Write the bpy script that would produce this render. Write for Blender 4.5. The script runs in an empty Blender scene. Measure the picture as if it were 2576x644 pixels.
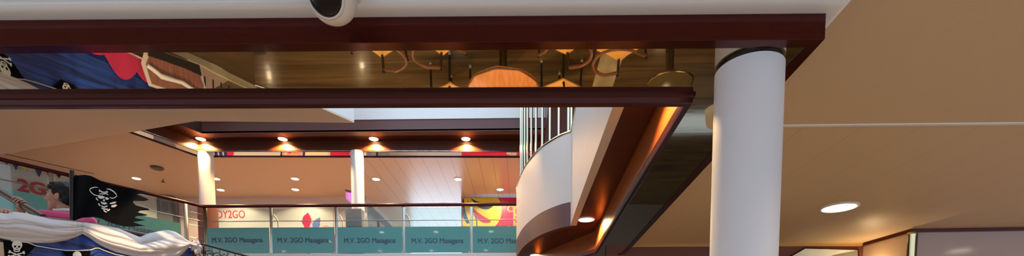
import bpy, bmesh, math, random
from mathutils import Vector, Matrix, noise
random.seed(7)
C = bpy.context.scene.collection
PI = math.pi
EYE = 1.5
# ------------------------------------------------------------------ camera
F = 1200.0
K = F/1860.0
PITCH = math.atan(81/F)
YAW = math.atan(27/F)
cam_d = bpy.data.cameras.new('camera')
cam = bpy.data.objects.new('camera', cam_d)
C.objects.link(cam)
cam.location = (0, 0, EYE)
cam.rotation_euler = (PI/2 - PITCH, 0, YAW)
cam_d.sensor_fit = 'HORIZONTAL'
cam_d.sensor_width = 36
cam_d.lens = F/2576*36
cam_d.shift_y = (966-322)/2576
cam_d.clip_start = 0.05
bpy.context.scene.camera = cam
RM = cam.rotation_euler.to_matrix()

def ray(px, py):
    return RM @ Vector(((px-1288)/F, -(py-966)/F, -1.0))
def H(px, py, h):                       # point of a sight line at height h above the eye
    d = ray(px, py); t = h/d.z
    return Vector((d.x*t, d.y*t, EYE+h))
def D(px, py, Y):                       # point of a sight line at depth Y
    d = ray(px, py); t = Y/d.y
    return Vector((d.x*t, Y, EYE+d.z*t))
def V(px, py, a, b):                    # point of a sight line on the vertical plane through a, b
    d = ray(px, py)
    n = Vector((-(b[1]-a[1]), b[0]-a[0]))
    t = (n.x*a[0]+n.y*a[1])/(n.x*d.x+n.y*d.y)
    return Vector((d.x*t, d.y*t, EYE+d.z*t))
def XY(v): return Vector((v.x, v.y))

# ------------------------------------------------------------------ materials
def mat(name, col, rough=0.5, metal=0.0, spec=0.5, bump=None, var=None, sheen=0.0, coat=0.0):
    m = bpy.data.materials.new(name); m.use_nodes = True
    nt = m.node_tree; b = nt.nodes['Principled BSDF']
    b.inputs['Base Color'].default_value = (*col, 1)
    b.inputs['Roughness'].default_value = rough
    b.inputs['Metallic'].default_value = metal
    b.inputs['Specular IOR Level'].default_value = spec
    b.inputs['Sheen Weight'].default_value = sheen
    b.inputs['Coat Weight'].default_value = coat
    b.inputs['Coat Roughness'].default_value = 0.1
    tc = nt.nodes.new('ShaderNodeTexCoord')
    def noise_node(scale, stretch, detail=3.0):
        mp = nt.nodes.new('ShaderNodeMapping'); mp.inputs['Scale'].default_value = stretch
        nt.links.new(tc.outputs['Object'], mp.inputs['Vector'])
        n = nt.nodes.new('ShaderNodeTexNoise'); n.inputs['Scale'].default_value = scale
        n.inputs['Detail'].default_value = detail
        nt.links.new(mp.outputs['Vector'], n.inputs['Vector'])
        return n
    if var:                              # (scale, stretch, other colour)
        n = noise_node(var[0], var[1], 5)
        mx = nt.nodes.new('ShaderNodeMix'); mx.data_type = 'RGBA'
        mx.inputs[6].default_value = (*col, 1); mx.inputs[7].default_value = (*var[2], 1)
        cr = nt.nodes.new('ShaderNodeMapRange')
        cr.inputs[1].default_value = 0.35; cr.inputs[2].default_value = 0.65
        nt.links.new(n.outputs['Fac'], cr.inputs[0])
        nt.links.new(cr.outputs[0], mx.inputs[0])
        nt.links.new(mx.outputs[2], b.inputs['Base Color'])
    if bump:                             # (scale, stretch, strength, distance)
        n = noise_node(bump[0], bump[1], bump[4] if len(bump) > 4 else 4)
        bp = nt.nodes.new('ShaderNodeBump')
        bp.inputs['Strength'].default_value = bump[2]; bp.inputs['Distance'].default_value = bump[3]
        nt.links.new(n.outputs['Fac'], bp.inputs['Height'])
        nt.links.new(bp.outputs['Normal'], b.inputs['Normal'])
    return m
def planked(name, col, groove, pitch, width, axis='X', rough=0.5, spec=0.5, offset=0.0, var=None, angle=0.0, bump=None):
    m = mat(name, col, rough, 0, spec, var=var, bump=bump)
    nt = m.node_tree; b = nt.nodes['Principled BSDF']
    tc = nt.nodes.new('ShaderNodeTexCoord')
    mp = nt.nodes.new('ShaderNodeMapping'); mp.inputs['Rotation'].default_value = (0, 0, angle)
    nt.links.new(tc.outputs['Object'], mp.inputs['Vector'])
    sx = nt.nodes.new('ShaderNodeSeparateXYZ'); nt.links.new(mp.outputs['Vector'], sx.inputs[0])
    ad = nt.nodes.new('ShaderNodeMath'); ad.operation = 'ADD'; ad.inputs[1].default_value = offset+1000*pitch
    nt.links.new(sx.outputs[axis], ad.inputs[0])
    mo = nt.nodes.new('ShaderNodeMath'); mo.operation = 'MODULO'; mo.inputs[1].default_value = pitch
    nt.links.new(ad.outputs[0], mo.inputs[0])
    lt = nt.nodes.new('ShaderNodeMath'); lt.operation = 'LESS_THAN'; lt.inputs[1].default_value = width
    nt.links.new(mo.outputs[0], lt.inputs[0])
    mx = nt.nodes.new('ShaderNodeMix'); mx.data_type = 'RGBA'
    old = b.inputs['Base Color'].links[0].from_socket if b.inputs['Base Color'].links else None
    if old: nt.links.new(old, mx.inputs[6])
    else: mx.inputs[6].default_value = (*col, 1)
    mx.inputs[7].default_value = (*groove, 1)
    nt.links.new(lt.outputs[0], mx.inputs[0])
    nt.links.new(mx.outputs[2], b.inputs['Base Color'])
    return m
def emis(name, col, strength):
    m = bpy.data.materials.new(name); m.use_nodes = True
    nt = m.node_tree; nt.nodes.clear()
    e = nt.nodes.new('ShaderNodeEmission'); o = nt.nodes.new('ShaderNodeOutputMaterial')
    e.inputs['Color'].default_value = (*col, 1); e.inputs['Strength'].default_value = strength
    nt.links.new(e.outputs[0], o.inputs[0]); return m
def glass(name, tint, ior=1.45):
    m = bpy.data.materials.new(name); m.use_nodes = True
    nt = m.node_tree; nt.nodes.clear()
    t = nt.nodes.new('ShaderNodeBsdfTransparent'); t.inputs[0].default_value = (*tint, 1)
    g = nt.nodes.new('ShaderNodeBsdfGlossy'); g.inputs['Roughness'].default_value = 0.02
    f = nt.nodes.new('ShaderNodeFresnel'); f.inputs[0].default_value = ior
    mx = nt.nodes.new('ShaderNodeMixShader'); o = nt.nodes.new('ShaderNodeOutputMaterial')
    nt.links.new(f.outputs[0], mx.inputs[0]); nt.links.new(t.outputs[0], mx.inputs[1])
    nt.links.new(g.outputs[0], mx.inputs[2]); nt.links.new(mx.outputs[0], o.inputs[0]); return m

M = {}
M['tan'] = mat('tan_ceiling', (.60, .455, .29), .55, 0, .3, bump=(60, (1,1,1), .08, .01))
M['tan_plank'] = planked('tan_plank_ceiling', (.60, .455, .29), (.40, .29, .18), .42, .004, 'X', .5, .35, .1)
M['tan_stone'] = planked('tan_near_ceiling', (.62, .47, .31), (.2, .13, .08), .42, .006, 'X', .55, .3, .24)
M['peach'] = mat('peach_ceiling', (.72, .52, .36), .5, 0, .35, bump=(60, (1,1,1), .06, .01))
M['peach_plank'] = planked('pale_plank_ceiling', (.72, .56, .44), (.36, .24, .16), .30, .010, 'X', .28, .5, .05)
M['plate'] = mat('drop_ceiling_tan', (.74, .57, .41), .6, 0, .3, bump=(60, (1,1,1), .06, .01))
M['white'] = mat('white_paint', (.80, .79, .77), .45)
M['parapet'] = mat('parapet_paint', (.66, .555, .485), .5)
M['cove'] = mat('white_cove', (.76, .75, .73), .25, 0, .6)
M['col'] = mat('column_white', (.76, .76, .80), .5)
M['mahogany'] = mat('mahogany', (.080, .0095, .0075), .14, .55, .5, var=(6, (1, 1, 8), (.068, .008, .0065)))
M['mahogany_matt'] = mat('mahogany_matt', (.035, .006, .004), .4, 0, .3)
M['mahogany_dark'] = mat('mahogany_dark', (.060, .010, .011), .26, .5, .4)
M['wood_red'] = mat('red_brown_wood', (.085, .017, .006), .32, 0, .35, var=(5, (.3, 6, 6), (.068, .013, .005)))
M['wood_fascia'] = mat('orange_brown_veneer', (.34, .085, .018), .4, 0, .3, var=(3, (1, .2, 6), (.28, .068, .014)))
M['redpost'] = mat('red_brown_cladding', (.26, .075, .035), .4)
M['landing_side'] = mat('landing_side', (.10, .065, .03), .3, var=(3, (.4, .4, 3), (.14, .09, .04)))
M['far_fascia'] = mat('far_fascia_wood', (.085, .020, .007), .4, 0, .3)
M['plum'] = mat('plum_brown_paint', (.125, .050, .044), .5)
M['mirror'] = mat('bronze_mirror', (.64, .535, .385), .018, 1.0, .5, bump=(2.2, (.6, 2.4, 1), .05, .010, .6))
M['mirror_far'] = mat('silver_mirror', (.82, .76, .72), .03, 1.0)
M['chrome'] = mat('brushed_steel', (.42, .41, .37), .28, 1.0)
M['brass'] = mat('polished_brass', (.72, .58, .33), .15, 1.0)
M['tubes'] = mat('pale_brass_tube', (.66, .60, .47), .14, 1.0)
M['gold'] = mat('gold_trim', (.50, .30, .09), .35, 0, .5)
M['glass'] = glass('clear_glass', (.86, .93, .92))
M['film'] = mat('teal_film', (.10, .295, .275), .04, 0, .9)
M['ink'] = mat('dark_ink', (.03, .05, .09), .5)
M['floor'] = planked('dark_plank_floor', (.060, .040, .017), (.02, .012, .006), .22, .006, 'Y', .085, .5, 0,
                     var=(2.2, (.22, 3, 1), (.13, .088, .038)), bump=(5, (.35, 3, 1), .10, .006, 2))
M['bounce_tile'] = planked('cream_bounce_floor', (.50, .40, .29), (.26, .2, .15), .6, .006, 'X', .3, .5)  # pale tone picked to bounce lamp light up to the ceilings
M['floor_pale'] = mat('pale_floor_inlay', (.42, .38, .25), .25, var=(5, (1, .3, 1), (.30, .26, .15)))
M['carpet'] = mat('deck_floor', (.25, .17, .13), .6)
M['black'] = mat('black_cloth', (.003, .003, .004), .9, 0, .1)
M['black_gloss'] = mat('black_glass', (.002, .002, .003), .06, 0, .35)
M['black_metal'] = mat('black_metal', (.012, .010, .010), .35)
M['ivory'] = mat('bone_white', (.78, .76, .70), .6)
M['drape'] = mat('white_drape', (.64, .60, .59), .8, 0, .2, bump=(40, (1, 1, 1), .1, .004))
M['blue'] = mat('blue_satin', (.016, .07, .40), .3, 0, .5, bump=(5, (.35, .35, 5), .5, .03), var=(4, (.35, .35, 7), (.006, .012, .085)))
M['redcloth'] = mat('crimson_cloth', (.55, .02, .10), .6, sheen=.2)
M['greencloth'] = mat('olive_cloth', (.12, .17, .04), .8)
M['skin'] = mat('skin', (.50, .25, .15), .5, 0, .4)
M['hair'] = mat('black_hair', (.004, .003, .003), .5, 0, .3)
M['pink'] = mat('pink_polo', (.62, .045, .17), .75, sheen=.2)
M['navy'] = mat('navy_trousers', (.02, .025, .05), .8)
M['oar'] = mat('brown_wood_pole', (.16, .09, .055), .35, var=(12, (8, 8, 1), (.11, .06, .035)))
M['lip'] = mat('lip_red', (.38, .12, .09), .5)
M['tabletop'] = mat('orange_wood_top', (.74, .31, .10), .25, 0, .5, var=(4, (6, .7, 1), (.60, .23, .065)))
M['tablerim'] = mat('dark_wood_rim', (.14, .05, .02), .3)
M['darktop'] = mat('dark_table_top', (.09, .075, .035), .12)
M['pedestal'] = mat('bronze_pedestal', (.20, .16, .09), .25, 1.0)
M['seat'] = mat('orange_vinyl', (.85, .45, .11), .5)
M['bentwood'] = mat('bentwood', (.16, .06, .03), .3)
M['cap'] = mat('grey_foot_cap', (.5, .5, .5), .4)
M['cream'] = mat('cream_fabric', (.75, .70, .55), .8)
M['crimson'] = mat('crimson_print', (.58, .015, .07), .4)
M['yellow'] = mat('yellow_print', (.78, .58, .03), .4)
M['navyprint'] = mat('navy_print', (.02, .03, .12), .4)
M['redprint'] = mat('red_print', (.50, .03, .05), .4)
M['goldprint'] = mat('gold_print', (.72, .45, .12), .4)
M['blueprint'] = mat('blue_print', (.12, .18, .48), .4)
M['pinkprint'] = mat('pink_print', (.72, .30, .24), .5)
M['orangeprint'] = mat('orange_print', (.75, .34, .16), .5)
M['creamprint'] = mat('cream_print', (.75, .66, .42), .5)
M['poster_white'] = mat('poster_white', (.60, .59, .55), .4)
M['bwall'] = mat('gallery_wall', (.66, .555, .485), .5)
M['grey'] = mat('grey_paint', (.16, .155, .15), .6)
M['greywood'] = mat('grey_brown_box', (.10, .075, .065), .4)
M['greytrim'] = mat('pale_grey_trim', (.62, .60, .58), .5)
M['brownwall'] = mat('brown_wall', (.15, .045, .03), .42, 0, .4)
M['greyplank'] = planked('grey_brown_planks', (.17, .135, .115), (.08, .06, .05), .14, .008, 'Z', .35, .4, 0, var=(4, (.3, 1, 6), (.13, .10, .085)))
M['beigewood'] = mat('beige_veneer', (.62, .45, .29), .4, var=(3, (1, 1, .3), (.56, .40, .25)))
M['panel'] = mat('mauve_gloss_panel', (.50, .40, .38), .12, 0, .5)
M['paleg'] = mat('pale_green_reflection', (.80, .86, .72), .25)  # pale tone stands in for ceiling light reflected in the window glass
M['greygreen'] = mat('grey_green_panel', (.24, .24, .18), .25)
M['screen'] = emis('pink_screen', (.55, .16, .5), 1.1)
M['lens_w'] = emis('warm_lamp', (1.0, .74, .42), 9)
M['lens_n'] = emis('neutral_lamp', (1.0, .86, .68), 7)
M['bulb'] = emis('amber_bulb', (1.0, .66, .28), 16)
M['day'] = emis('assumed_daylight_window', (.62, .82, 1.0), 3.2)
M['trimwhite'] = mat('lamp_ring', (.75, .72, .66), .35)
M['camwhite'] = mat('camera_housing', (.72, .66, .60), .4)

# ------------------------------------------------------------------ mesh helpers
class MB:
    def __init__(s): s.bm = bmesh.new()
    def faces(s, vs, fs):
        v = [s.bm.verts.new(p) for p in vs]
        for f in fs:
            try: s.bm.faces.new([v[i] for i in f])
            except ValueError: pass
        return s
    def box(s, lo, hi, mtx=None):
        x0, y0, z0 = lo; x1, y1, z1 = hi
        p = [Vector(q) for q in ((x0,y0,z0),(x1,y0,z0),(x1,y1,z0),(x0,y1,z0),(x0,y0,z1),(x1,y0,z1),(x1,y1,z1),(x0,y1,z1))]
        if mtx: p = [mtx @ q for q in p]
        return s.faces(p, [(0,3,2,1),(4,5,6,7),(0,1,5,4),(1,2,6,5),(2,3,7,6),(3,0,4,7)])
    def prism(s, poly, z0, z1):
        a = sum(poly[i][0]*poly[(i+1)%len(poly)][1]-poly[(i+1)%len(poly)][0]*poly[i][1] for i in range(len(poly)))
        if a < 0: poly = poly[::-1]
        n = len(poly)
        vs = [(p[0], p[1], z0) for p in poly]+[(p[0], p[1], z1) for p in poly]
        return s.faces(vs, [tuple(range(n))[::-1], tuple(range(n, 2*n))]+[(i, (i+1) % n, n+(i+1) % n, n+i) for i in range(n)])
    def slabpoly(s, pts, n):             # planar outline (3D points) extruded along the vector n
        k = len(pts); pts = [Vector(p) for p in pts]; n = Vector(n)
        vs = pts+[p+n for p in pts]
        s.faces(vs, [tuple(range(k)), tuple(range(k, 2*k))[::-1]]+[(i, k+i, k+(i+1) % k, (i+1) % k) for i in range(k)])
        return s
    def tube(s, pts, r, seg=12, caps=True):
        pts = [Vector(p) for p in pts]; n = len(pts)
        rs = r if isinstance(r, (list, tuple)) else [r]*n
        rings = []; up = None
        for i, p in enumerate(pts):
            t = (pts[min(i+1, n-1)]-pts[max(i-1, 0)]).normalized()
            if up is None: up = Vector((0, 0, 1)) if abs(t.z) < .9 else Vector((1, 0, 0))
            a = (up-t*up.dot(t)).normalized(); up = a; b = t.cross(a)
            rings.append([s.bm.verts.new(p+(a*math.cos(2*PI*k/seg)+b*math.sin(2*PI*k/seg))*rs[i]) for k in range(seg)])
        for i in range(n-1):
            for k in range(seg):
                s.bm.faces.new([rings[i][k], rings[i][(k+1) % seg], rings[i+1][(k+1) % seg], rings[i+1][k]])
        if caps:
            s.bm.faces.new(rings[0][::-1]); s.bm.faces.new(rings[-1])
        return s
    def lathe(s, prof, c=(0, 0, 0), seg=32, mtx=None, wob=None):
        c = Vector(c); rings = []
        for r, z in prof:
            if r < 1e-6:
                q = Vector((0, 0, z)); q = (mtx @ q if mtx else q)+c
                rings.append([s.bm.verts.new(q)])
            else:
                ring = []
                for k in range(seg):
                    a = 2*PI*k/seg; rr = r*(1+(wob(a) if wob else 0))
                    q = Vector((rr*math.cos(a), rr*math.sin(a), z)); q = (mtx @ q if mtx else q)+c
                    ring.append(s.bm.verts.new(q))
                rings.append(ring)
        for a, b in zip(rings, rings[1:]):
            for k in range(seg):
                f = [a[k % len(a)], a[(k+1) % len(a)], b[(k+1) % len(b)], b[k % len(b)]]
                u = []
                for v in f:
                    if v not in u: u.append(v)
                if len(u) > 2:
                    try: s.bm.faces.new(u)
                    except ValueError: pass
        for e in (() if tuple(prof[0]) == tuple(prof[-1]) else (rings[0], rings[-1])):
            if len(e) > 2:
                try: s.bm.faces.new(e)
                except ValueError: pass
        return s
    def ell(s, c, r, mtx=None, seg=20, ringn=12):
        prof = [(math.sin(PI*i/ringn), -math.cos(PI*i/ringn)) for i in range(ringn+1)]
        prof[0] = (0, -1); prof[-1] = (0, 1)
        m = Matrix.Diagonal((r[0], r[1], r[2], 1))
        if mtx: m = mtx.to_4x4() @ m
        return s.lathe(prof, c, seg, m)
    def cap(s, a, b, ra, rb, seg=14):    # tapered capsule
        a = Vector(a); b = Vector(b)
        s.tube([a, b], [ra, rb], seg)
        s.ell(a, (ra,)*3, seg=seg, ringn=8); s.ell(b, (rb,)*3, seg=seg, ringn=8)
        return s
    def sweep(s, path, prof, closed_prof=True):   # profile (o = to the left of the path, z) along a plan polyline with mitres
        path = [Vector((p[0], p[1])) for p in path]; n = len(path); rings = []
        for i, p in enumerate(path):
            d0 = (path[i]-path[i-1]).normalized() if i else None
            d1 = (path[i+1]-path[i]).normalized() if i < n-1 else None
            if d0 is None: d0 = d1
            if d1 is None: d1 = d0
            n0 = Vector((-d0.y, d0.x)); n1 = Vector((-d1.y, d1.x))
            m = (n0+n1); m = m/max(.2, m.dot(n0)) if m.length > 1e-6 else n0
            rings.append([s.bm.verts.new((p.x+m.x*o, p.y+m.y*o, z)) for o, z in prof])
        k = len(prof)
        for a, b in zip(rings, rings[1:]):
            for j in range(k if closed_prof else k-1):
                s.bm.faces.new([a[j], a[(j+1) % k], b[(j+1) % k], b[j]])
        if closed_prof:
            s.bm.faces.new(rings[0][::-1]); s.bm.faces.new(rings[-1])
        return s
    def sheet(s, fn, nu, nv):
        g = [[s.bm.verts.new(fn(i/nu, j/nv)) for j in range(nv+1)] for i in range(nu+1)]
        for i in range(nu):
            for j in range(nv):
                s.bm.faces.new([g[i][j], g[i+1][j], g[i+1][j+1], g[i][j+1]])
        return s
    def build(s, name, m, parent=None, sharp=35, bevel=0, solid=0, remesh=0, smooth_it=0, normals=True):
        if normals: bmesh.ops.recalc_face_normals(s.bm, faces=s.bm.faces)
        me = bpy.data.meshes.new(name); s.bm.to_mesh(me); s.bm.free()
        o = bpy.data.objects.new(name, me); C.objects.link(o)
        if remesh or solid or bevel:
            if solid:
                md = o.modifiers.new('a', 'SOLIDIFY'); md.thickness = solid; md.offset = 0
            if bevel:
                md = o.modifiers.new('b', 'BEVEL'); md.width = bevel; md.segments = 2; md.limit_method = 'ANGLE'
            if remesh:
                md = o.modifiers.new('c', 'REMESH'); md.mode = 'VOXEL'; md.voxel_size = remesh
                if smooth_it:
                    md = o.modifiers.new('d', 'SMOOTH'); md.iterations = smooth_it; md.factor = .5
            dg = bpy.context.evaluated_depsgraph_get(); dg.update()
            me2 = bpy.data.meshes.new_from_object(o.evaluated_get(dg))
            o.modifiers.clear(); o.data = me2; bpy.data.meshes.remove(me); me = me2; me.name = name
        me.materials.clear(); me.materials.append(m)
        for p in me.polygons: p.use_smooth = True
        if sharp < 180: me.set_sharp_from_angle(angle=math.radians(sharp))
        if parent:
            o.parent = parent; o.matrix_parent_inverse = parent.matrix_basis.inverted()
        return o
def struct(o): o['kind'] = 'structure'; return o
def tag(o, label, cat, group=None):
    o['label'] = label; o['category'] = cat
    if group: o['group'] = group
    return o
def thing(name, label, cat, loc=(0, 0, 0), group=None):
    o = bpy.data.objects.new(name, None); C.objects.link(o); o.location = loc; o.empty_display_size = .1
    bpy.context.view_layer.update()
    return tag(o, label, cat, group)
def dup(root, loc, label, group=None, rotz=None):
    r = root.copy(); C.objects.link(r); r.location = loc; r['label'] = label
    if rotz is not None: r.rotation_euler = (0, 0, rotz)
    if group: r['group'] = group
    for ch in list(root.children):
        mi = ch.matrix_parent_inverse.copy()
        c = ch.copy(); C.objects.link(c); c.parent = r; c.matrix_parent_inverse = mi
        for g in ch.children:
            mg = g.matrix_parent_inverse.copy()
            d = g.copy(); C.objects.link(d); d.parent = c; d.matrix_parent_inverse = mg
    return r
def text(s, size, m, name, origin, xdir, zdir, parent=None, depth=.002, bold=.0, spacing=1.0, align='CENTER'):
    cu = bpy.data.curves.new(name, 'FONT'); cu.body = s; cu.size = size; cu.align_x = align; cu.align_y = 'CENTER'
    cu.extrude = depth; cu.space_character = spacing; cu.resolution_u = 6
    t = bpy.data.objects.new(name+'_curve', cu); C.objects.link(t)
    dg = bpy.context.evaluated_depsgraph_get(); dg.update()
    me = bpy.data.meshes.new_from_object(t.evaluated_get(dg))
    bpy.data.objects.remove(t); bpy.data.curves.remove(cu)
    if bold:                                  # heavier strokes: shifted copies of the outline fused into the same mesh
        src = bmesh.new(); src.from_mesh(me); outb = bmesh.new()
        for k_, (sx_, sy_) in enumerate(((-bold, -bold*.5), (bold, -bold*.5), (-bold, bold*.5), (bold, bold*.5))):
            src.verts.index_update()
            vv = [outb.verts.new(v.co+Vector((sx_, sy_, k_*.00006))) for v in src.verts]
            for f in src.faces:
                try: outb.faces.new([vv[v.index] for v in f.verts])
                except ValueError: pass
        outb.to_mesh(me); outb.free(); src.free()
    x = Vector(xdir).normalized(); z = Vector(zdir).normalized(); n = x.cross(z)
    me.transform(Matrix((( x.x, z.x, n.x, origin[0]), (x.y, z.y, n.y, origin[1]), (x.z, z.z, n.z, origin[2]), (0,0,0,1))))
    o = bpy.data.objects.new(name, me); C.objects.link(o)
    me.materials.clear(); me.materials.append(m)
    if parent:
        o.parent = parent; o.matrix_parent_inverse = parent.matrix_world.inverted()
    return o
def spot(name, loc, energy, angle, col, target=None, radius=.04, blend=.25):
    l = bpy.data.lights.new(name, 'SPOT'); l.energy = energy; l.spot_size = math.radians(angle); l.color = col
    l.shadow_soft_size = radius; l.spot_blend = blend
    o = bpy.data.objects.new(name, l); C.objects.link(o); o.location = loc
    if target is not None: o.rotation_euler = (Vector(target)-Vector(loc)).to_track_quat('-Z', 'Y').to_euler()
    return o
WARM = (1.0, .72, .45); NEUT = (1.0, .82, .62)
def z(h): return EYE+h

# ================================================================== RING OF DECK A (mirrored soffit round the well)
HR = 1.45
OC = XY(H(2075, 99, HR)); OL0 = XY(H(0, 115, HR)); OF = XY(H(1575, 638, HR))
dl = (OL0-OC).normalized(); OL = OC+dl*(9.2)
IC = XY(H(1748, 239, HR)); IL0 = XY(H(0, 246, HR)); IF = XY(H(1505, 630, HR))
dl2 = (IL0-IC).normalized(); IL = IC+dl2*8.6
fd = Vector((-.42, .91)).normalized()
OG = OF+fd*2.2; IG = IF+fd*2.0
outer = [OL, OC, OF, OG]; inner = [IL, IC, IF, IG]
e4 = Vector((0, .04)); e5 = Vector((-.03, 0))
MB().prism([OL+e4, OC+e4+e5, OF+e5, OG+e5, IG, IF, IC, IL], z(1.457), z(1.475)).build('mirrored_soffit', M['mirror'])
struct(bpy.data.objects['mirrored_soffit'])
struct(MB().sweep(outer, [(0, z(1.565)), (0, z(1.4525)), (.002, z(1.45)), (.06, z(1.45)), (.062, z(1.462)), (.03, z(1.565))]).build('trim_1', M['mahogany']))
struct(MB().sweep(inner, [(-.004, z(1.47)), (-.004, z(1.446)), (.006, z(1.440)), (.009, z(1.414)), (.016, z(1.408)), (.046, z(1.408)), (.05, z(1.415)), (.05, z(1.47))]).build('trim_2', M['mahogany_dark']))
struct(MB().sweep(outer, [(.02, z(1.565)), (-.045, z(1.566)), (-.066, z(1.571)), (-.077, z(1.582)), (-.079, z(1.594)), (-.074, z(1.607)), (.02, z(1.607))]).build('trim_3', M['cove'], sharp=60))
fas = struct(MB().sweep(inner, [(.045, z(1.47)), (.045, z(1.725)), (.0, z(1.725)), (.0, z(1.47))]).build('trim_4', M['wood_fascia']))
# joints in the white cove (two thin caps)
def offs(path, o):
    out = []
    for i_, p in enumerate(path):
        d_ = (path[min(i_+1, len(path)-1)]-path[max(i_-1, 0)]).normalized()
        out.append(p+Vector((-d_.y, d_.x))*o)
    return out
# ---- parapet plan curve
HP0, HP1, HP2 = 1.72, 2.04, 2.957
crv = []
for px, py in ((1437, 333), (1404, 346), (1361, 374), (1330, 408), (1313, 436), (1303, 463)):
    crv.append(XY(H(px, py, HP2)))
ctl = [Vector((crv[0].x-.02, 5.12*K)), Vector((crv[0].x-.015, 7.5*K)), Vector((crv[0].x-.01, 9.2*K))]+crv+[Vector((crv[-1].x-.03, 13.9*K)), Vector((crv[-1].x+.02, 14.25*K)), Vector((crv[-1].x+.4, 14.45*K))]
def catmull(pts, n):
    out = []
    for i in range(len(pts)-1):
        p0, p1, p2, p3 = pts[max(i-1, 0)], pts[i], pts[i+1], pts[min(i+2, len(pts)-1)]
        for k in range(n):
            t = k/n
            out.append(.5*((2*p1)+(p2-p0)*t+(2*p0-5*p1+4*p2-p3)*t*t+(3*p1-p0-3*p2+p3)*t**3))
    out.append(pts[-1]); return out
curve = [ctl[0], ctl[1], ctl[2]]+catmull(crv, 6)[:-1]+[crv[-1]]+ctl[-3:]
curve = ctl[:3]+catmull(crv+ctl[-3:], 6)
par = thing('curved_parapet', 'white curved balcony parapet with a brown lower band beside the wood ceiling recess', 'parapet', (curve[0].x, curve[0].y, z(HP0)))
MB().sweep(curve, [(.0, z(HP1)), (.0, z(HP2)), (-.08, z(HP2)), (-.08, z(HP1))]).build('white_panel', M['parapet'], par, sharp=30)
MB().sweep(curve[3:], [(.002, z(HP0)), (.002, z(HP1-.001)), (-.08, z(HP1-.001)), (-.08, z(HP0))]).build('lower_band', M['plum'], par, sharp=30)['label'] = 'plum brown lower band'
MB().sweep(curve[:4], [(.0, z(HP0)), (.0, z(HP1-.001)), (-.08, z(HP1-.001)), (-.08, z(HP0))]).build('end_panel', M['parapet'], par, sharp=30)
MB().sweep(curve, [(.004, z(HP2)), (.012, z(HP2+.012)), (.004, z(HP2+.03)), (-.08, z(HP2+.03)), (-.08, z(HP2))]).build('brass_capping', M['brass'], par)['label'] = 'thin brass capping rail'
# ---- tube screen on the parapet
scr = thing('tube_screen', 'row of polished vertical tubes rising from the curved white parapet', 'railing', (crv[2].x, crv[2].y, z(HP2+.03)))
fine = catmull([ctl[1], ctl[2], crv[0]], 24)+catmull(crv+ctl[-3:-1], 24)
for px in (1306, 1310, 1316, 1322, 1332, 1344, 1359, 1378, 1401, 1424, 1432):
    best = min((p for p in fine if p.y < 13.3*K), key=lambda p: abs((lambda q: 1288+F*q.x/-q.z)(RM.transposed() @ Vector((p.x, p.y, 2.9)))-px))
    MB().tube([(best.x+.03, best.y+.01, z(HP2+.0)), (best.x+.03, best.y+.01, z(5.6))], .021, 12).build('tube', M['tubes'], scr)
# ---- recess ceiling of deck A, right side (wood) with its slab
rec_poly = [Vector((.70, 4.05*K)), Vector((.70, 5.1*K))]+offs(curve, -.083)[1:-1]+[IG+Vector((.3, .3)), IG+Vector((.1, 0)), IF+Vector((.06, .04)), IC+Vector((.05, -.05)), Vector((.70, IC.y-.05))]
struct(MB().prism(rec_poly, z(1.721), z(1.76)).build('ceiling_recess', M['wood_red']))

# ================================================================== CEILING OF DECK A
HA = 1.603
near_y = lambda x: OC.y+(x-OC.x)*(OL.y-OC.y)/(OL.x-OC.x)
off = -.05
struct(MB().prism([(-8, -4), (1.75, -4), (1.75, .9), (OC.x+.05, OC.y+off), (OL.x, OL.y+off), (-8, OL.y+off)], z(HA), z(HA+.04)).build('ceiling_near', M['tan_stone']))
SEAM = H(2200, 314, HA).y
ro = lambda y: OC.x+(y-OC.y)*(OF.x-OC.x)/(OF.y-OC.y)+.05
struct(MB().prism([(1.75, -4), (14, -4), (14, SEAM), (ro(SEAM), SEAM), (OC.x+.05, OC.y+off), (1.75, .9)], z(HA), z(HA+.04)).build('ceiling', M['tan']))
struct(MB().prism([(ro(SEAM), SEAM+.001), (14, SEAM+.001), (14, 11.4*K), (ro(11.2*K)-.2, 11.4*K), (OF.x+.05, OF.y)], z(HA), z(HA+.04)).build('ceiling_right', M['tan_plank']))
struct(MB().box((ro(SEAM), SEAM-.018, z(HA-.006)), (14, SEAM+.016, z(HA+.01))).build('trim_5', M['cove'], bevel=.003))
# structural slab above (deck B floor on the near and right side)
struct(MB().prism([(-8, -4), (14, -4), (14, 11.4*K), (ro(11.2*K)-.2, 11.4*K), (OF.x, OF.y), (IF.x+.3, IF.y), (IC.x+.3, IC.y+.2), (IC.x+.05, IC.y-.02), (IL.x, IL.y-.02), (-8, IL.y-.02)], z(HA+.16), z(2.0)).build('floor_upper', M['carpet']))
# far floor slabs / ceiling of deck A beyond the well (below the frame, seen in the mirrors)
# ---- right hand walls
WB = 10.75
a = H(2172, 612, HA); b_ = H(2292, 577, HA)
WX = a.x; WBy = a.y; WP = b_.y; WPx = b_.x
struct(MB().box((1.25, WBy, 2.81), (WX, WBy+.12, z(HA))).build('wall_back', M['brownwall']))
struct(MB().prism([(WX, WBy+.1), (WX+.1, WBy+.1), (WPx+.1, WP), (WPx, WP)], 0, z(HA)).build('wall_right', M['beigewood']))
struct(MB().sweep([(1.25, WBy-.001), (WX, WBy-.001)], [(0, z(HA)), (0, z(HA-.042)), (-.03, z(HA-.042)), (-.03, z(HA-.012)), (-.045, z(HA))]).build('trim_6', M['gold']))
struct(MB().sweep([(WX, WBy), (WPx, WP), (14, WP-.35)], [(.0, z(HA)), (.0, z(HA-.045)), (-.03, z(HA-.045)), (-.035, z(HA))]).build('trim_7', M['mahogany']))
struct(MB().prism([(WPx+.03, WP), (14, WP-.35), (14, WP+.2), (WPx+.03, WP+.2)], 0, z(HA)).build('wall_panel', M['panel']))
bc = D(2287, 610, WP-.02)
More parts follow.
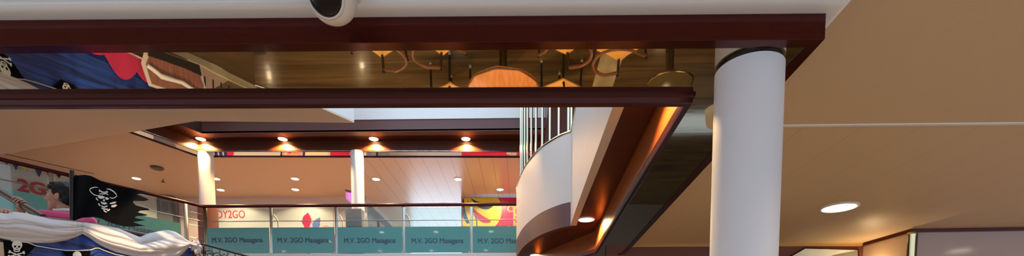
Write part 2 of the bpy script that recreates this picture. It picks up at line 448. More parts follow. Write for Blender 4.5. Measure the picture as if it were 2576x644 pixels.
bp = thing('brass_pilaster', 'round brass half pilaster at the corner of beige wall and mauve panel', 'pilaster', (bc.x, WP-.055, 0))
MB().lathe([(0, 0), (.045, 0), (.045, z(1.50)), (.052, z(1.52)), (.052, z(1.54)), (.045, z(1.55)), (0, z(1.55))], (bc.x, WP-.055, 0), 24).build('shaft', M['brass'], bp)
MB().box((bc.x+.045, WP-.03, 0), (bc.x+.10, WP+.02, z(1.55))).build('edge_strip', mat('dark_brass', (.10, .07, .02), .3, .8), bp)
# slanted interior window in the back wall
wy = WBy-.012
pts = [D(px, py, wy) for px, py in ((2026, 625), (2158, 628), (2158, 652), (1976, 652))]
wn = MB().slabpoly(pts, (0, .01, 0)).build('window_1', M['paleg']); struct(wn)
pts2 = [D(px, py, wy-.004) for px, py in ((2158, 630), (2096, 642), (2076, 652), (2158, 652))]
struct(MB().slabpoly(pts2, (0, .003, 0)).build('window_grey_pane', M['greygreen'], wn))  # darker grey-green piece over the pale pane
struct(MB().tube([D(1976, 652, wy-.005), D(2026, 624, wy-.005), D(2160, 628, wy-.005), D(2160, 652, wy-.005)], .009, 8).build('window_frame', M['mahogany'], wn))

sx_, sy_ = WX-.10, WBy-.30
ws = thing('assumed_sconce', 'assumed unseen wall uplighter, added below the frame to brighten the beige wall corner', 'lamp', (sx_, sy_, 2.42))  # assumed lamp out of view, added for the warm glow in the wall corner
MB().lathe([(.03, 2.42), (.07, 2.50), (.10, 2.60), (.093, 2.60), (.062, 2.505), (.03, 2.43), (.03, 2.42)], (sx_, sy_, 0), 28).build('bowl', M['white'], ws)
MB().box((sx_, sy_-.015, 2.45), (WX-.0, sy_+.015, 2.48)).build('arm', M['brass'], ws)
spot('lamp_light', (sx_, sy_, 2.585), 9, 150, (1, .68, .36), (sx_, sy_, 4), .03)
# ================================================================== BIG COLUMN (near)
cX, cY, cr = 1.16, 2.58, .164
cl = thing('round_column', 'large white round column rising into the mirrored soffit at right', 'column', (cX, cY, 0))
MB().lathe([(cr, 0), (cr, z(1.440)), (0, z(1.440))], (cX, cY, 0), 72).build('shaft', M['col'], cl)
MB().lathe([(cr-.012, z(1.44)), (cr-.012, z(1.4572)), (0, z(1.4572))], (cX, cY, 0), 72).build('shadow_gap', M['black_metal'], cl)['label'] = 'dark joint ring under the soffit'

# ================================================================== DOWNLIGHTS
proto = {}
def downlight(px, py, h, r, label, group, warm=True, power=0, angle=120, hidden=None, lens='lens_n', col=WARM, bulb=False, tgt=None):
    p = H(px, py, h) if hidden is None else Vector(hidden)
    key = (r, lens, bulb)
    if key not in proto:
        t = thing('downlight', label, 'downlight', p, group)
        MB().lathe([(r*1.16, .0), (r*1.16, -.008), (r*1.02, -.014), (r*.97, -.004), (r*.97, .0), (r*1.16, .0)], p, 36).build('trim_ring', M['trimwhite'], t)
        if bulb:
            MB().lathe([(r*.97, -.003), (r*.9, -.010), (r*.75, -.018), (r*.45, -.026), (0, -.03)], p, 28).build('lamp', M[lens], t, sharp=180)
        else:
            MB().lathe([(r*.98, -.0005), (r*.9, -.006), (0, -.012)], p, 36).build('lens', M[lens], t, sharp=180)
        proto[key] = t
    else:
        t = dup(proto[key], p, label, group)
    if power:
        spot('lamp_light', p+Vector((0, 0, -.037 if bulb else -.03)), power, angle, col, p+Vector((0, 0, -1)) if tgt is None else tgt, .05)
    return t
G1 = 'downlights along the far brown recess'
for i, px in enumerate((505, 711, 940, 1172, 1393)):
    nm = ('above the left white column in the far recess', 'second from the left in the far brown recess', 'above the middle white column in the far recess', 'fourth from the left in the far brown recess', 'seen between the polished tubes')[i]
    downlight(px, 348.5 if i < 4 else 346, 4.268, .085, 'glowing amber downlight '+nm, G1, power=230, angle=145, lens='bulb', bulb=True, col=(1, .55, .2))
downlight(1475, 551, HP0, .10, 'bright round downlight in the wood ceiling beside the curved parapet', 'downlights in the wood recess', power=110, angle=160, lens='lens_w', col=(1, .6, .25))
for px, s in ((1348, 'left one at the bottom edge under the curved parapet'), (1400, 'right one at the bottom edge under the curved parapet')):
    downlight(px, 641, HP0, .10, 'glowing downlight, '+s, 'downlights in the wood recess', power=12, angle=140, lens='lens_w', col=(1, .6, .25))
downlight(0, 0, 0, .10, 'assumed downlight in the wood recess hidden above the mahogany lip', 'downlights in the wood recess', power=45, angle=150, hidden=(.70, 5.0*K, z(HP0)), lens='lens_w', col=(1, .6, .25))  # assumed lamp, read off the lit stripe on the wood fascia
downlight(2111, 521, HA, .165, 'large bright oval downlight in the tan ceiling right of the column', 'tan ceiling downlights', power=55, angle=150, lens='lens_n', col=NEUT)
HB = 4.10
for px, py, s in ((343, 448, 'left of the white column, above the black flag'), (543, 449, 'just right of the left column, nearer one'), (555, 477, 'just right of the left column, farther one'),
                  (742, 449, 'between the two columns, nearer one'), (743, 476, 'between the two columns, farther one'), (946, 450, 'just right of the middle column'),
                  (1152, 450, 'at the seam of the pale planks'), (1258, 476, 'in the brown ceiling above the yellow poster'), (1024, 513, 'just above the handrail, left one'), (1114, 514, 'just above the handrail, right one'),
                  (1066, 572, 'in the far passage at the film edge, left one'), (1143, 573, 'in the far passage at the film edge, right one')):
    downlight(px, py, HB, .085, 'small gallery downlight '+s, 'gallery ceiling downlights', power=52, angle=150, lens='lens_n', col=WARM if px < 900 or px > 1200 else NEUT)
for x, tg in ((-.9, (-.75, 6.4, 0)), (-.35, (-.2, 6.6, 0)), (-3.0, (-3.2, 6.6, 0))):  # unseen lamps added to brighten the tables mirrored in the soffit
    downlight(0, 0, 0, .10, 'added downlight hidden behind the near mahogany lip to light the tables at %.1f' % x, 'downlights in the wood recess', power=110, angle=55, hidden=(x, IC.y+.22, z(HP0)), lens='lens_w', col=(1, .72, .42), tgt=tg)
struct(MB().box((-6, IC.y+.06, z(1.721)), (.69, IC.y+.45, z(1.76))).build('ceiling_near_recess', M['wood_red']))
struct(MB().box((-12, -1.6, z(HB)), (3.2, 3.3, z(HB+.05))).build('ceiling_gallery_near', M['peach']))
for x, y in ((-4.84, 2.7), (-2.97, 2.7), (-1.09, 2.7), (-9.75, -.3), (-5.8, -.3), (-3.7, -.3), (-1.5, -.3), (-7.2, 1.4)):  # assumed unseen lamps, added for their reflections in the railing film
    downlight(0, 0, 0, .085, 'assumed gallery lamp on the viewer side mirrored in the railing at %.1f %.1f' % (x, y), 'gallery ceiling downlights', hidden=(x, y, z(HB)), lens='lens_n')
# unseen near-ceiling lamps added to brighten the ceiling; one is mirrored in the panel
for x, y in ((-2.2, .8), (3.2, 1.2), (6.0, 1.2), (5.4, 4.2), (6.8, 5.02), (9.5, 4.0)):
    downlight(0, 0, 0, .165, 'added ceiling downlight outside the frame near the viewer at %.0f %.0f' % (x, y), 'tan ceiling downlights', power=36, angle=150, hidden=(x, y, z(HA)), lens='lens_n', col=NEUT)

# ================================================================== UPPER RING (deck B ceiling) with far recess
HB0 = 4.06
c0 = XY(H(500, 395, HB0)); l0 = XY(H(330, 335, HB0)); r0 = XY(H(1303, 396, HB0))
i0 = XY(H(500, 380, HB0)); il = XY(H(350, 325, HB0)); i1 = XY(H(1303, 378.5, HB0))
ldir = (l0-c0).normalized(); rdir = (r0-c0).normalized()
outB = [c0+ldir*3.2, c0, c0+rdir*10.5]
inB = [i0+ldir*2.9, i0, i0+rdir*9.5]
struct(MB().prism([outB[0], outB[1], outB[2], inB[2], inB[1], inB[0]], z(HB0+.004), z(HB0+.02)).build('mirrored_band', M['mirror_far']))
struct(MB().sweep(outB[::-1], [(.0, z(HB0+.03)), (.0, z(HB0-.012)), (.03, z(HB0-.012)), (.03, z(HB0+.03))]).build('trim_8', M['mahogany_dark']))
struct(MB().sweep(inB, [(.0, z(HB0-.004)), (.0, z(4.275)), (.03, z(4.275)), (.03, z(HB0-.004))]).build('trim_9', M['far_fascia']))
# recess ceiling, slab edge and daylight upper parapet of deck C
SY = H(900, 332, 4.27).y
struct(MB().prism([(inB[0].x, inB[0].y), (i0.x, i0.y+.03), (inB[2].x, inB[2].y), (inB[2].x, SY-.02), (i0.x+.30, SY-.02), (inB[0].x+.55, inB[0].y-.1)], z(4.27), z(4.30)).build('ceiling_far_recess', M['mahogany_matt']))
struct(MB().box((i0.x+.28, SY-.02, z(4.262)), (3.5, SY+.15, z(4.485))).build('trim_10', M['plum']))
struct(MB().box((i0.x+.28, SY-.035, z(4.486)), (3.5, SY+.15, z(6.2))).build('wall_upper', M['white']))
struct(MB().sweep([(i0.x+.29, SY-.02), (inB[0].x+.55, inB[0].y-.1), (inB[0].x+.2, inB[0].y-1.6)], [(0, z(4.262)), (0, z(6.2)), (-.12, z(6.2)), (-.12, z(4.262))]).build('wall_upper_left', M['mahogany_matt']))
struct(MB().box((D(1379, 300, 12.6*K).x, 12.4*K, z(4.0)), (3.6, SY, z(6.2))).build('wall_upper_right', M['wood_red']))
struct(MB().box((2.3, 3.4, z(2.01)), (2.45, 9.5, z(6.2))).build('wall_glare_block', M['brownwall']))  # unseen wall added to block sky mirrored in the left railing glass
# tan drop ceiling block on the left
HT = 4.0
A = XY(H(0, 390, HT)); B = XY(H(490, 305, HT)); Cc = XY(H(891, 309, HT)); Dd = XY(H(785, 262, HT))
cd = (Dd-Cc).normalized(); ad = (A-B).normalized()
plate = [B, Cc, Cc+cd*9, Vector((-16, 3.5)), A+ad*4, A]
plate = [B, Cc, Cc+cd*6.5, Vector((-14, (Cc+cd*6.5).y)), B+ad*11]
struct(MB().prism(plate, z(HT), z(HT+.03)).build('ceiling_left', M['plate']))
struct(MB().prism(plate, z(HT+.031), z(6.2)).build('wall_left_upper', M['white']))

# ================================================================== DECK B CEILING, WALLS, FLOOR
WBK = H(700, 497, HB).y
lw0 = XY(D(-60, 400, 15.6*K)); lw1 = XY(D(393, 493, 19.4*K))
lft = lw0+(lw0-lw1)*.6
xsp = H(915, 440, HB).x
struct(MB().prism([outB[0]+ldir*3, outB[1], Vector((xsp, outB[1].y+.02)), Vector((xsp, 28*K)), Vector((-16, 28*K)), Vector((-16, 10.5*K))], z(HB), z(HB+.05)).build('ceiling_gallery', M['peach']))
struct(MB().prism([Vector((xsp+.001, outB[1].y+.02)), outB[2], Vector((4, 28*K)), Vector((xsp+.001, 28*K))], z(HB), z(HB+.05)).build('ceiling_gallery_right', M['peach_plank']))
g0 = H(42, 396, HB); g1 = H(236, 437, HB)
struct(MB().tube([g0+Vector((-.5, -.78, 0)), g1], .009, 6).build('trim_11', M['mahogany_dark']))
g0 = H(130, 362, HB); g1 = H(430, 358, HB)
wl = D(430, 500, WBK).x; wr = D(919, 500, WBK).x; pl = D(1163, 500, WBK).x
struct(MB().box((wl-2, WBK, z(1.9)), (wr, WBK+.15, z(HB))).build('wall_far', M['bwall']))
struct(MB().prism([lft, lw1, lw1+Vector((-.2, .2)), lft+Vector((-.2, .2))], z(1.9), z(HB)).build('wall_left', M['poster_white']))
struct(MB().prism([lw1+Vector((.01, 0)), Vector((D(436, 500, WBK-.2).x, WBK-.25)), Vector((D(436, 500, WBK-.2).x, WBK-.1)), lw1+Vector((-.1, .4))], z(1.9), z(HB)).build('wall_left_grey', M['grey']))
# passage: grey side wall with pale top trim, assumed daylight window at its end
struct(MB().box((wr-.1, WBK+.151, z(1.9)), (wr, 27.5*K, z(HB))).build('wall_passage', M['grey']))
struct(MB().box((wr-.002, WBK+.0, z(HB-.10)), (wr+.03, 27.5*K, z(HB-.001))).build('trim_12', M['greytrim']))
struct(MB().box((wr-.16, WBK-.02, z(1.9)), (wr+.0, WBK+.0, z(HB-.001))).build('trim_13', M['bwall']))
struct(MB().box((pl-.05, WBK+.15, z(1.9)), (pl+.1, 27.5*K, z(HB))).build('wall_passage_right', M['bwall']))
struct(MB().box((wr, 27.4*K, z(1.9)), (pl, 27.5*K, z(HB))).build('wall_passage_end', M['bwall']))
w2 = struct(MB().box((wr+.1, 27.36*K, z(2.0)), (pl-.15, 27.39*K, z(3.75))).build('window_passage_assumed', M['day']))  # assumed window hidden behind the film, added for the bluish passage light
# display frame standing in the passage
p0 = D(952, 556, WBK+.5); 
df = thing('folding_sign_frame', 'dark slanted frame end showing above the teal film in the passage mouth', 'frame', (p0.x, p0.y, z(1.95)))
MB().box((p0.x-.02, p0.y-.03, z(1.95)), (p0.x+.02, p0.y+.03, p0.z)).build('upright', M['black_metal'], df)
MB().slabpoly([D(955, 560, WBK+.5), D(958, 559, WBK+.5), D(974, 575, WBK+.5), D(1010, 615, WBK+.5), D(955, 615, WBK+.5)], (0, .03, 0)).build('pale_board', M['greytrim'], df)
# floor of deck B
struct(MB().prism([Vector((c0.x-.2, 14.85*K)), Vector((4, 14.85*K)), Vector((4, 28*K)), Vector((-16, 28*K)), Vector((-16, 8.0*K)), Vector((-10.6, 8.0*K))], z(1.60), z(1.935)).build('floor_gallery', M['carpet']))
struct(MB().sweep([Vector((3, 14.84*K)), Vector((c0.x-.2, 14.84*K))], [(0, z(1.60)), (0, z(1.945)), (.02, z(1.945)), (.02, z(1.60))]).build('trim_14', M['poster_white']))
# ---- gallery columns with clad bases
for px0, px1, cyy, name, cladm, bx0, bx1, btop, lab in ((502, 537, 15.28*K+.09, 'left', 'redpost', 497, 545, 517, 'slim white gallery column at the left corner with a red-brown base'),
                                               (884, 915, 15.28*K+.09, 'mid', 'greywood', 877, 917, 524, 'slim white gallery column in the middle with a dark grey base')):
    xa = D(px0, 450, cyy).x; xb = D(px1, 450, cyy).x; xm = (xa+xb)/2; rr = (xb-xa)/2
    t = thing('gallery_column', lab, 'column', (xm, cyy, z(1.935)), 'slim white gallery columns')
    MB().lathe([(rr, z(1.935)), (rr, z(HB0+.003)), (0, z(HB0+.003))], (xm, cyy, 0), 40).build('shaft', M['col'], t)
    ht = D(px0, btop, cyy-.2).z; yq = cyy
    if name == 'left':
        MB().lathe([(rr+.04, z(1.935)), (rr+.04, ht), (rr, ht)], (xm, cyy, 0), 40).build('clad_base', M[cladm], t)['label'] = 'red-brown clad base'
    else:
        MB().box((D(bx0, 550, cyy).x, cyy-rr-.05, z(1.935)), (D(bx1, 550, cyy).x, cyy+rr+.05, ht)).build('clad_base', M[cladm], t, bevel=.01)['label'] = 'dark grey box base'
# ---- far railing
RY = 14.95*K
rt = D(900, 516.5, RY).z; rb = D(900, 640, RY).z
x0 = D(513, 515, RY).x; x1 = D(1330, 515, RY).x
rail = thing('glass_railing', 'far glass railing with teal lettered film panels under a dark handrail', 'railing', (x0, RY, z(1.935)))
MB().tube([(x0-.02, RY, rt), (x1, RY, rt)], .031, 16).build('handrail', M['mahogany_dark'], rail)
MB().tube([(x0, RY, D(900, 555, RY).z), (x1, RY, D(900, 555, RY).z)], .009, 8).build('thin_rod', M['chrome'], rail)
MB().box((x0, RY-.02, rb-.02), (x1, RY+.02, rb+.015)).build('bottom_rail', M['chrome'], rail, bevel=.004)
def post(x, y, parent, zt, zb, slim=False):
    pz = MB(); pz.box((x-.027, y-.018, zb-.04), (x+.027, y+.018, zt-.03))
    pp = pz.build('post', M['chrome'], parent, bevel=.006)
    MB().tube([(x+.03, y+.03, zt-.16), (x+.075, y+.06, zt-.21), (x+.10, y+.07, zt-.30), (x+.10, y+.07, zt-.45)], .013, 8).build('bracket', M['chrome'], pp)
    MB().lathe([(0, -.018), (.016, -.014), (.02, 0), (.016, .014), (0, .018)], (x-.045, y-.02, zb+.03), 14).build('bolt', M['brass'], pp)
pxs = [517, 682, 846, 1016, 1186, 1352]
for px in pxs[1:-1]: post(D(px, 580, RY).x, RY+.02, rail, rt, rb)
MB().box((D(513, 560, RY).x, RY-.015, rb-.04), (D(521, 560, RY).x, RY+.02, rt-.03)).build('post', M['pedestal'], rail, bevel=.005)
ft = D(900, 571.5, RY).z; fbm = D(900, 637, RY).z
for k in range(5):
    xa = D(pxs[k], 600, RY).x+(.03 if k else .03); xb = D(pxs[k+1], 600, RY).x-.028
    gp = MB().box((xa, RY-.006, rb+.015), (xb, RY+.006, rt-.06)).build('glass_panel', M['glass'], rail)
    MB().box((xa+.0, RY-.012, fbm), (xb-.0, RY-.0085, ft)).build('teal_film', M['film'], gp)['label'] = 'teal film with dark lettering'
    tc = D((598, 763.5, 931, 1101, 1268)[k], 604.5+k*.6, RY)
    wdt = D(662, 604, RY).x-D(534, 604, RY).x
    tx = text('M.V. 2GO Masagana', .138, M['ink'], 'lettering', (tc.x, RY-.0145, tc.z), (1, 0, 0), (0, 0, 1), gp, .001, .0022, 1.0)
    # fit the lettering to the width seen
    xs = [v.co.x for v in tx.data.vertices]; cur = max(xs)-min(xs)
    sc = wdt/cur; cx = (max(xs)+min(xs))/2
    for v in tx.data.vertices: v.co.x = tc.x+(v.co.x-cx)*sc
# ---- left railing, angled
q0 = H(-40, 391, rt-EYE); q1 = Vector((x0-.02, RY, rt))
railL = thing('angled_glass_railing', 'left angled glass railing behind the black pirate flag', 'railing', (q1.x, q1.y, z(1.935)))
qd = Vector((q0.x-q1.x, q0.y-q1.y, 0)).normalized(); qn = Vector((-qd.y, qd.x, 0))
if qn.y > 0: qn = -qn
q0e = q1+qd*7.5
MB().tube([q1, q0e], .031, 16).build('handrail', M['mahogany_dark'], railL)
zz = D(900, 555, RY).z
MB().tube([(q1.x, q1.y, zz), (q0e.x, q0e.y, zz)], .009, 8).build('thin_rod', M['chrome'], railL)
def along(dv, zc, off=0): p = q1+qd*dv+qn*off; return Vector((p.x, p.y, zc))
for a0, a1 in ((.42, 2.2), (2.3, 4.6), (4.7, 7.4)):
    gp = MB().slabpoly([along(a0, rb, .006), along(a1, rb, .006), along(a1, rt-.06, .006), along(a0, rt-.06, .006)], -qn*.012).build('glass_panel', M['glass'], railL)
    MB().slabpoly([along(a0, fbm, .0125), along(a1, fbm, .0125), along(a1, ft, .0125), along(a0, ft, .0125)], -qn*.0045).build('teal_film', M['film'], gp)
    text('M.V. 2GO Masagana', .138, M['ink'], 'lettering', along((a0+a1)/2, (ft+fbm)/2, .0145), -qd, (0, 0, 1), gp, .001, .0022)
for dv in (.32, 2.25, 4.65):
    MB().slabpoly([along(dv-.03, rb-.04, .02), along(dv+.03, rb-.04, .02), along(dv+.03, rt-.03, .02), along(dv-.03, rt-.03, .02)], -qn*.04).build('post', M['chrome'], railL, bevel=.005)
for zq in (D(500, 540, RY).z, D(500, 571, RY).z, D(500, 603, RY).z):
    MB().tube([along(.32, zq), along(0, zq)], .006, 8).build('wire', M['chrome'], railL)
MB().slabpoly([along(.0, rb-.02, .02), along(7.4, rb-.02, .02), along(7.4, rb+.015, .02), along(.0, rb+.015, .02)], -qn*.04).build('bottom_rail', M['chrome'], railL)

# ================================================================== POSTERS AND WALL SIGNS (gallery)
PY = WBK-.012
def flat(name, pix, Y, m, parent, th=.004):
    return MB().slabpoly([D(a, b, Y) for a, b in pix], (0, th, 0)).build(name, m, parent, normals=True)
def hz(px, h, Y=None): # helper: pixel row of a height on the far wall
    return 885-h*F/(Y or PY)
pA = D(700, 560, PY)
po = thing('welcome_poster', 'cream wall poster with pink-red lettering and a feather flower behind the railing', 'poster', (pA.x, PY, z(1.95)))
flat('sheet', ((520, 518), (838, 518), (838, 648), (520, 648)), PY, M['poster_white'], po)
t0 = D(617, 540, PY-.006)
tx = text('READY2GO', .285, M['redprint'], 'lettering', (t0.x, PY-.006, t0.z), (1, 0, 0), (0, 0, 1), po, .001, .004, 1.0, 'RIGHT')
for v in tx.data.vertices: v.co.x = t0.x+(v.co.x-t0.x)*.80
tx['label'] = 'pink-red lettering'
flat('red_feather', ((766, 572), (763, 566), (758, 557), (761, 552), (762, 546), (766, 541), (771, 538), (775, 534), (777, 540), (780, 541), (781, 548), (784, 550), (782, 557), (784, 560), (780, 566), (778, 572)), PY-.006, M['crimson'], po)
flat('blue_feather', ((784, 574), (784, 564), (790, 556), (797, 550), (804, 547), (806, 553), (804, 560), (805, 566), (800, 574)), PY-.006, M['blueprint'], po)
flat('blue_quill', ((780, 573), (781, 562), (785, 561), (787, 573)), PY-.0065, M['poster_white'], po)
flat('orange_feather', ((806, 575), (815, 568), (826, 566), (824, 572), (818, 576)), PY-.006, M['orangeprint'], po)
# lower parts of the wall graphics (below the film top; the mirrored band shows them)
def lo(x0, x1, h0, h1, m, nm, par_, dy=.008, skew=0):
    pts = []
    for px, h in ((x0, h0), (x1, h0), (x1+skew, h1), (x0+skew, h1)):
        p = D(px, 600, PY-dy); pts.append(Vector((p.x, PY-dy, z(h))))
    return MB().slabpoly(pts, (0, .003, 0)).build(nm, m, par_)
low = thing('wall_graphic', 'row of printed graphics low on the far gallery wall, mirrored in the upper band', 'poster', (pA.x, PY, z(1.95)))
for x0_, x1_, m_, sk in ((545, 553, 'navyprint', 6), (557, 565, 'navyprint', 5), (569, 577, 'navyprint', 5), (583, 599, 'crimson', -6), (600, 716, 'poster_white', 0), (716, 768, 'pinkprint', -6), (772, 778, 'navyprint', -8),
                         (780, 836, 'creamprint', -10), (836, 884, 'crimson', 0)):
    lo(x0_, x1_, 2.62, 3.12, M[m_], 'print', low, .009, sk)
for px, h, m_, r in ((725, 2.9, 'greytrim', .035), (735, 2.86, 'redprint', .04), (745, 2.80, 'greytrim', .05), (756, 2.74, 'redprint', .03), (752, 2.93, 'orangeprint', .05), (864, 2.84, 'poster_white', .02)):
    p = D(px, 600, PY-.014)
    MB().lathe([(0, 0), (r, 0), (r, .003), (0, .003)], (p.x, PY-.0145, z(h)), 20, Matrix.Rotation(-PI/2, 4, 'X')).build('dot', M[m_], low)
# crimson and yellow poster
pB = D(1240, 540, PY)
po2 = thing('crimson_poster', 'crimson poster with a big yellow circle and swooping petals above the teal film', 'poster', (pB.x, PY, z(1.95)))
flat('sheet', ((1163, 497), (1345, 497), (1345, 652), (1163, 652)), PY, M['crimson'], po2)
circ = []
for k in range(61):
    a_ = -math.radians(100)+math.radians(260)*k/60
    circ.append((1205+57*math.cos(a_), 529+57*math.sin(a_)))
circ = [(max(1164, x_), max(498, y_)) for x_, y_ in circ]+[(1164, 498)]
uc = []
for q in circ:
    if not uc or (abs(q[0]-uc[-1][0])+abs(q[1]-uc[-1][1])) > .2: uc.append(q)
flat('yellow_circle', uc, PY-.004, M['yellow'], po2)
flat('navy_petal', ((1183, 498), (1192, 503), (1203, 508), (1215, 511.5), (1228, 512.5), (1238, 512.5), (1241, 514), (1241, 517), (1237, 522), (1230, 526), (1221, 527), (1211, 525), (1201, 519), (1192, 509)), PY-.008, M['navyprint'], po2)
flat('red_petal', ((1173, 498), (1176, 504), (1182, 513), (1190, 524), (1202, 534), (1216, 544), (1228, 550), (1234, 555), (1234, 559), (1228, 561), (1217, 560.5), (1207, 556), (1197, 547), (1188, 535), (1180, 518)), PY-.008, M['redprint'], po2)
flat('navy_petal', ((1164, 501), (1167, 499), (1168, 515), (1171, 532), (1176, 547), (1181, 558), (1181, 562), (1174, 562), (1168, 552), (1164, 545)), PY-.008, M['navyprint'], po2)
og = flat('gold_scroll', ((1276, 527), (1278, 520), (1284, 516), (1294, 513), (1310, 511), (1310, 519), (1300, 521), (1296, 528), (1289, 533), (1281, 533)), PY-.004, M['goldprint'], po2)
rc = D(1285, 525, PY-.008)
MB().lathe([(.045, 0), (.06, 0), (.06, .002), (.045, .002)], (rc.x, PY-.009, rc.z), 24, Matrix.Rotation(-PI/2, 4, 'X')).build('scroll_ring', M['redprint'], og)
flat('gold_bar', ((1291, 528), (1297, 528), (1297, 572), (1291, 572)), PY-.004, M['goldprint'], po2)
for yy in (537, 548, 560): flat('gold_tier', ((1297, yy), (1312, yy), (1312, yy+7), (1297, yy+7)), PY-.004, M['goldprint'], po2)
t1 = D(1283, 576, PY-.006); text('#OO', .20, M['poster_white'], 'lettering', (t1.x, PY-.006, t1.z), (1, 0, 0), (0, 0, 1), po2, .001, .01)
p = D(1287, 600, PY); text('#EPI', .14, M['poster_white'], 'lettering', (p.x, PY-.006, z(2.94)), (1, 0, 0), (0, 0, 1), po2, .001, .008)
text('#', .14, M['poster_white'], 'lettering', (D(1273, 600, PY).x, PY-.006, z(2.74)), (1, 0, 0), (0, 0, 1), po2, .001, .008)
# left wall sign and bunting
wd = Vector((lw1.x-lw0.x, lw1.y-lw0.y, 0)).normalized(); wn_ = Vector((wd.y, -wd.x, 0))
def W(px, py, off=.02):
    s_ = Vector((lw0.x, lw0.y, 0))+wn_*off; return V(px, py, s_, s_+wd)
t2 = W(104, 477, .02); tsz = (W(85, 463).z-W(85, 491).z)/.70
sg = text('2GO', tsz*1.05, M['redprint'], 'wall_lettering', t2, wd, (0, 0, 1), None, .01, .012)
tag(sg, 'big red numeral and letters on the white wall behind the left railing', 'sign')
bt = thing('bunting', 'string of small coloured triangular pennants on the wall under the left handrail', 'bunting', W(60, 400))
sp = [(0, 401), (30, 409), (60, 416), (95, 426), (130, 433), (160, 438), (182, 441)]
MB().tube([W(a, b, .03) for a, b in sp], .006, 6).build('cord', M['ivory'], bt)
for px, py, w_, h_, m_ in ((16, 404, 9, 11, 'redprint'), (39, 411, 9, 17, 'navyprint'), (62, 417, 9, 14, 'yellow'), (97, 427, 9.5, 19, 'navyprint'), (123, 431, 9, 17, 'redprint'), (147, 435, 10, 14, 'mahogany_dark'), (171, 439, 8, 9, 'redprint')):
    MB().slabpoly([W(px-w_, py-2, .03), W(px+w_, py+2, .03), W(px+1, py+h_, .03)], wn_*.004).build('pennant', M[m_], bt)
# monitor beside the middle column
mo = thing('monitor', 'tilted wall monitor with a pink screen peeking out left of the middle column', 'monitor', D(880, 493, 16.3*K))
mp = [D(870, 481, 16.0*K), D(871, 499, 16.0*K), D(885, 512, 16.25*K), D(898, 512, 16.5*K), D(898, 486, 16.5*K)]
MB().slabpoly([D(869.5, 480, 15.9*K), D(870, 500, 15.9*K), D(884, 513, 16.2*K), D(900, 500, 16.6*K), D(900, 484, 16.6*K)], (.0, .05, .0)).build('case', M['ivory'], mo)
MB().slabpoly([D(873, 484, 15.88*K), D(873.5, 499, 15.88*K), D(884, 508, 16.13*K), D(897, 499, 16.5*K), D(897, 486, 16.5*K)], (.0, .006, .0)).build('screen', M['screen'], mo)
MB().slabpoly([D(867, 477, 15.85*K), D(874, 477, 15.85*K), D(898, 484, 16.5*K), D(898, 488, 16.5*K), D(869, 480, 15.85*K)], (0, .06, 0)).build('hood', M['greywood'], mo)
# smoke detector and sprinkler
sd = H(395, 421, HB)
s_ = thing('smoke_detector', 'small brown round detector on the ceiling left of the slim column', 'detector', sd)
MB().lathe([(.13, 0), (.13, -.02), (.10, -.045), (0, -.05)], sd, 28).build('housing', M['greywood'], s_)
sd = H(410, 451, HB)
s_ = thing('sprinkler', 'tiny sprinkler head on the ceiling above the flag tip', 'sprinkler', sd)
MB().tube([sd, sd+Vector((0, 0, -.06))], .014, 8).build('stem', M['greywood'], s_)
MB().lathe([(0, -.06), (.045, -.06), (.045, -.068), (0, -.068)], sd, 14).build('deflector', M['greywood'], s_)

# ================================================================== CCTV CAMERA
cb = D(835, -10, 2.085)
cv = thing('security_camera', 'white ball security camera with black oval lens on the white cove', 'camera', cb)
mr = .1025
MB().lathe([(0, -mr)]+[(mr*math.sin(a_), -mr*math.cos(a_)) for a_ in [PI*k/32 for k in range(1, 33)] if -mr*math.cos(a_) < z(HA)-cb.z]+[(0, z(HA)-cb.z)], cb, 48).build('housing', M['camwhite'], cv, sharp=180)
ld = Vector((-.06, -.80, -.57)).normalized()
rq = ld.to_track_quat('Z', 'X').to_matrix().to_4x4()
MB().lathe([(.0, .1070), (.035, .1012), (.055, .0905), (.070, .0775), (.070, .065)], cb, 48, rq @ Matrix.Diagonal((1.0, 1.0, 1, 1))).build('lens_window', M['black_gloss'], cv, sharp=180)
MB().lathe([(.068, .0780), (.074, .0785), (.079, .068), (.074, .060), (.068, .0780)], cb, 48, rq).build('bezel', M['camwhite'], cv, sharp=180)
MB().tube([(cb.x, cb.y, cb.z+.03), (cb.x, cb.y, z(HA))], .078, 32).build('neck', M['camwhite'], cv)
bk = D(884, 0, 2.09)
MB().box((bk.x-.012, 2.07, z(1.487)), (bk.x+.028, 2.135, z(1.603))).build('bracket', M['camwhite'], cv, bevel=.008)
MB().lathe([(mr*1.02, 0), (mr*1.02, -.012), (mr*.9, -.014), (mr*.9, 0)], (cb.x, cb.y, z(HA)), 48).build('base_plate', M['camwhite'], cv)
MB().lathe([(0, -.004), (.004, -.004), (.004, 0), (0, 0)], (bk.x+.01, 2.10, z(1.4875)), 10).build('screw', M['black_metal'], cv)

# ================================================================== PIRATE SHIP STAIR LANDING
ha = XY(D(0, 600, 5.55*K)); hb = XY(D(490, 600, 7.36*K))
hd = (hb-ha).normalized(); hd3 = Vector((hd.x, hd.y, 0)); hn = Vector((hd.y, -hd.x, 0))      # hn points to the well (towards the viewer side)
def HP(px, py, off=0):                    # sight line onto the hull plane, pushed out by off
    s0 = Vector((ha.x, ha.y, 0))+hn*off
    return V(px, py, s0, s0+hd3)
def hs(s, zc, off=0): return Vector((ha.x, ha.y, 0))+hd3*s+hn*off+Vector((0, 0, zc))
LEN = (hb-ha).length
S0 = (XY(HP(8, 620))-ha).dot(hd); S1 = LEN-.03
HTOP = 2.52; HBOT = 1.78
hull = thing('pirate_ship_hull', 'blue cloth side of the pirate ship covering the stair landing parapet', 'ship prop', hs(.5, 1.6))
def hullf(u, v):
    return hs(S0+(S1-S0)*u, HBOT+(HTOP-HBOT)*v, .012*math.sin(u*23+v*3)*.5+.004*math.sin(u*61))
MB().sheet(hullf, 80, 16).build('blue_cloth', M['blue'], hull, solid=.012)
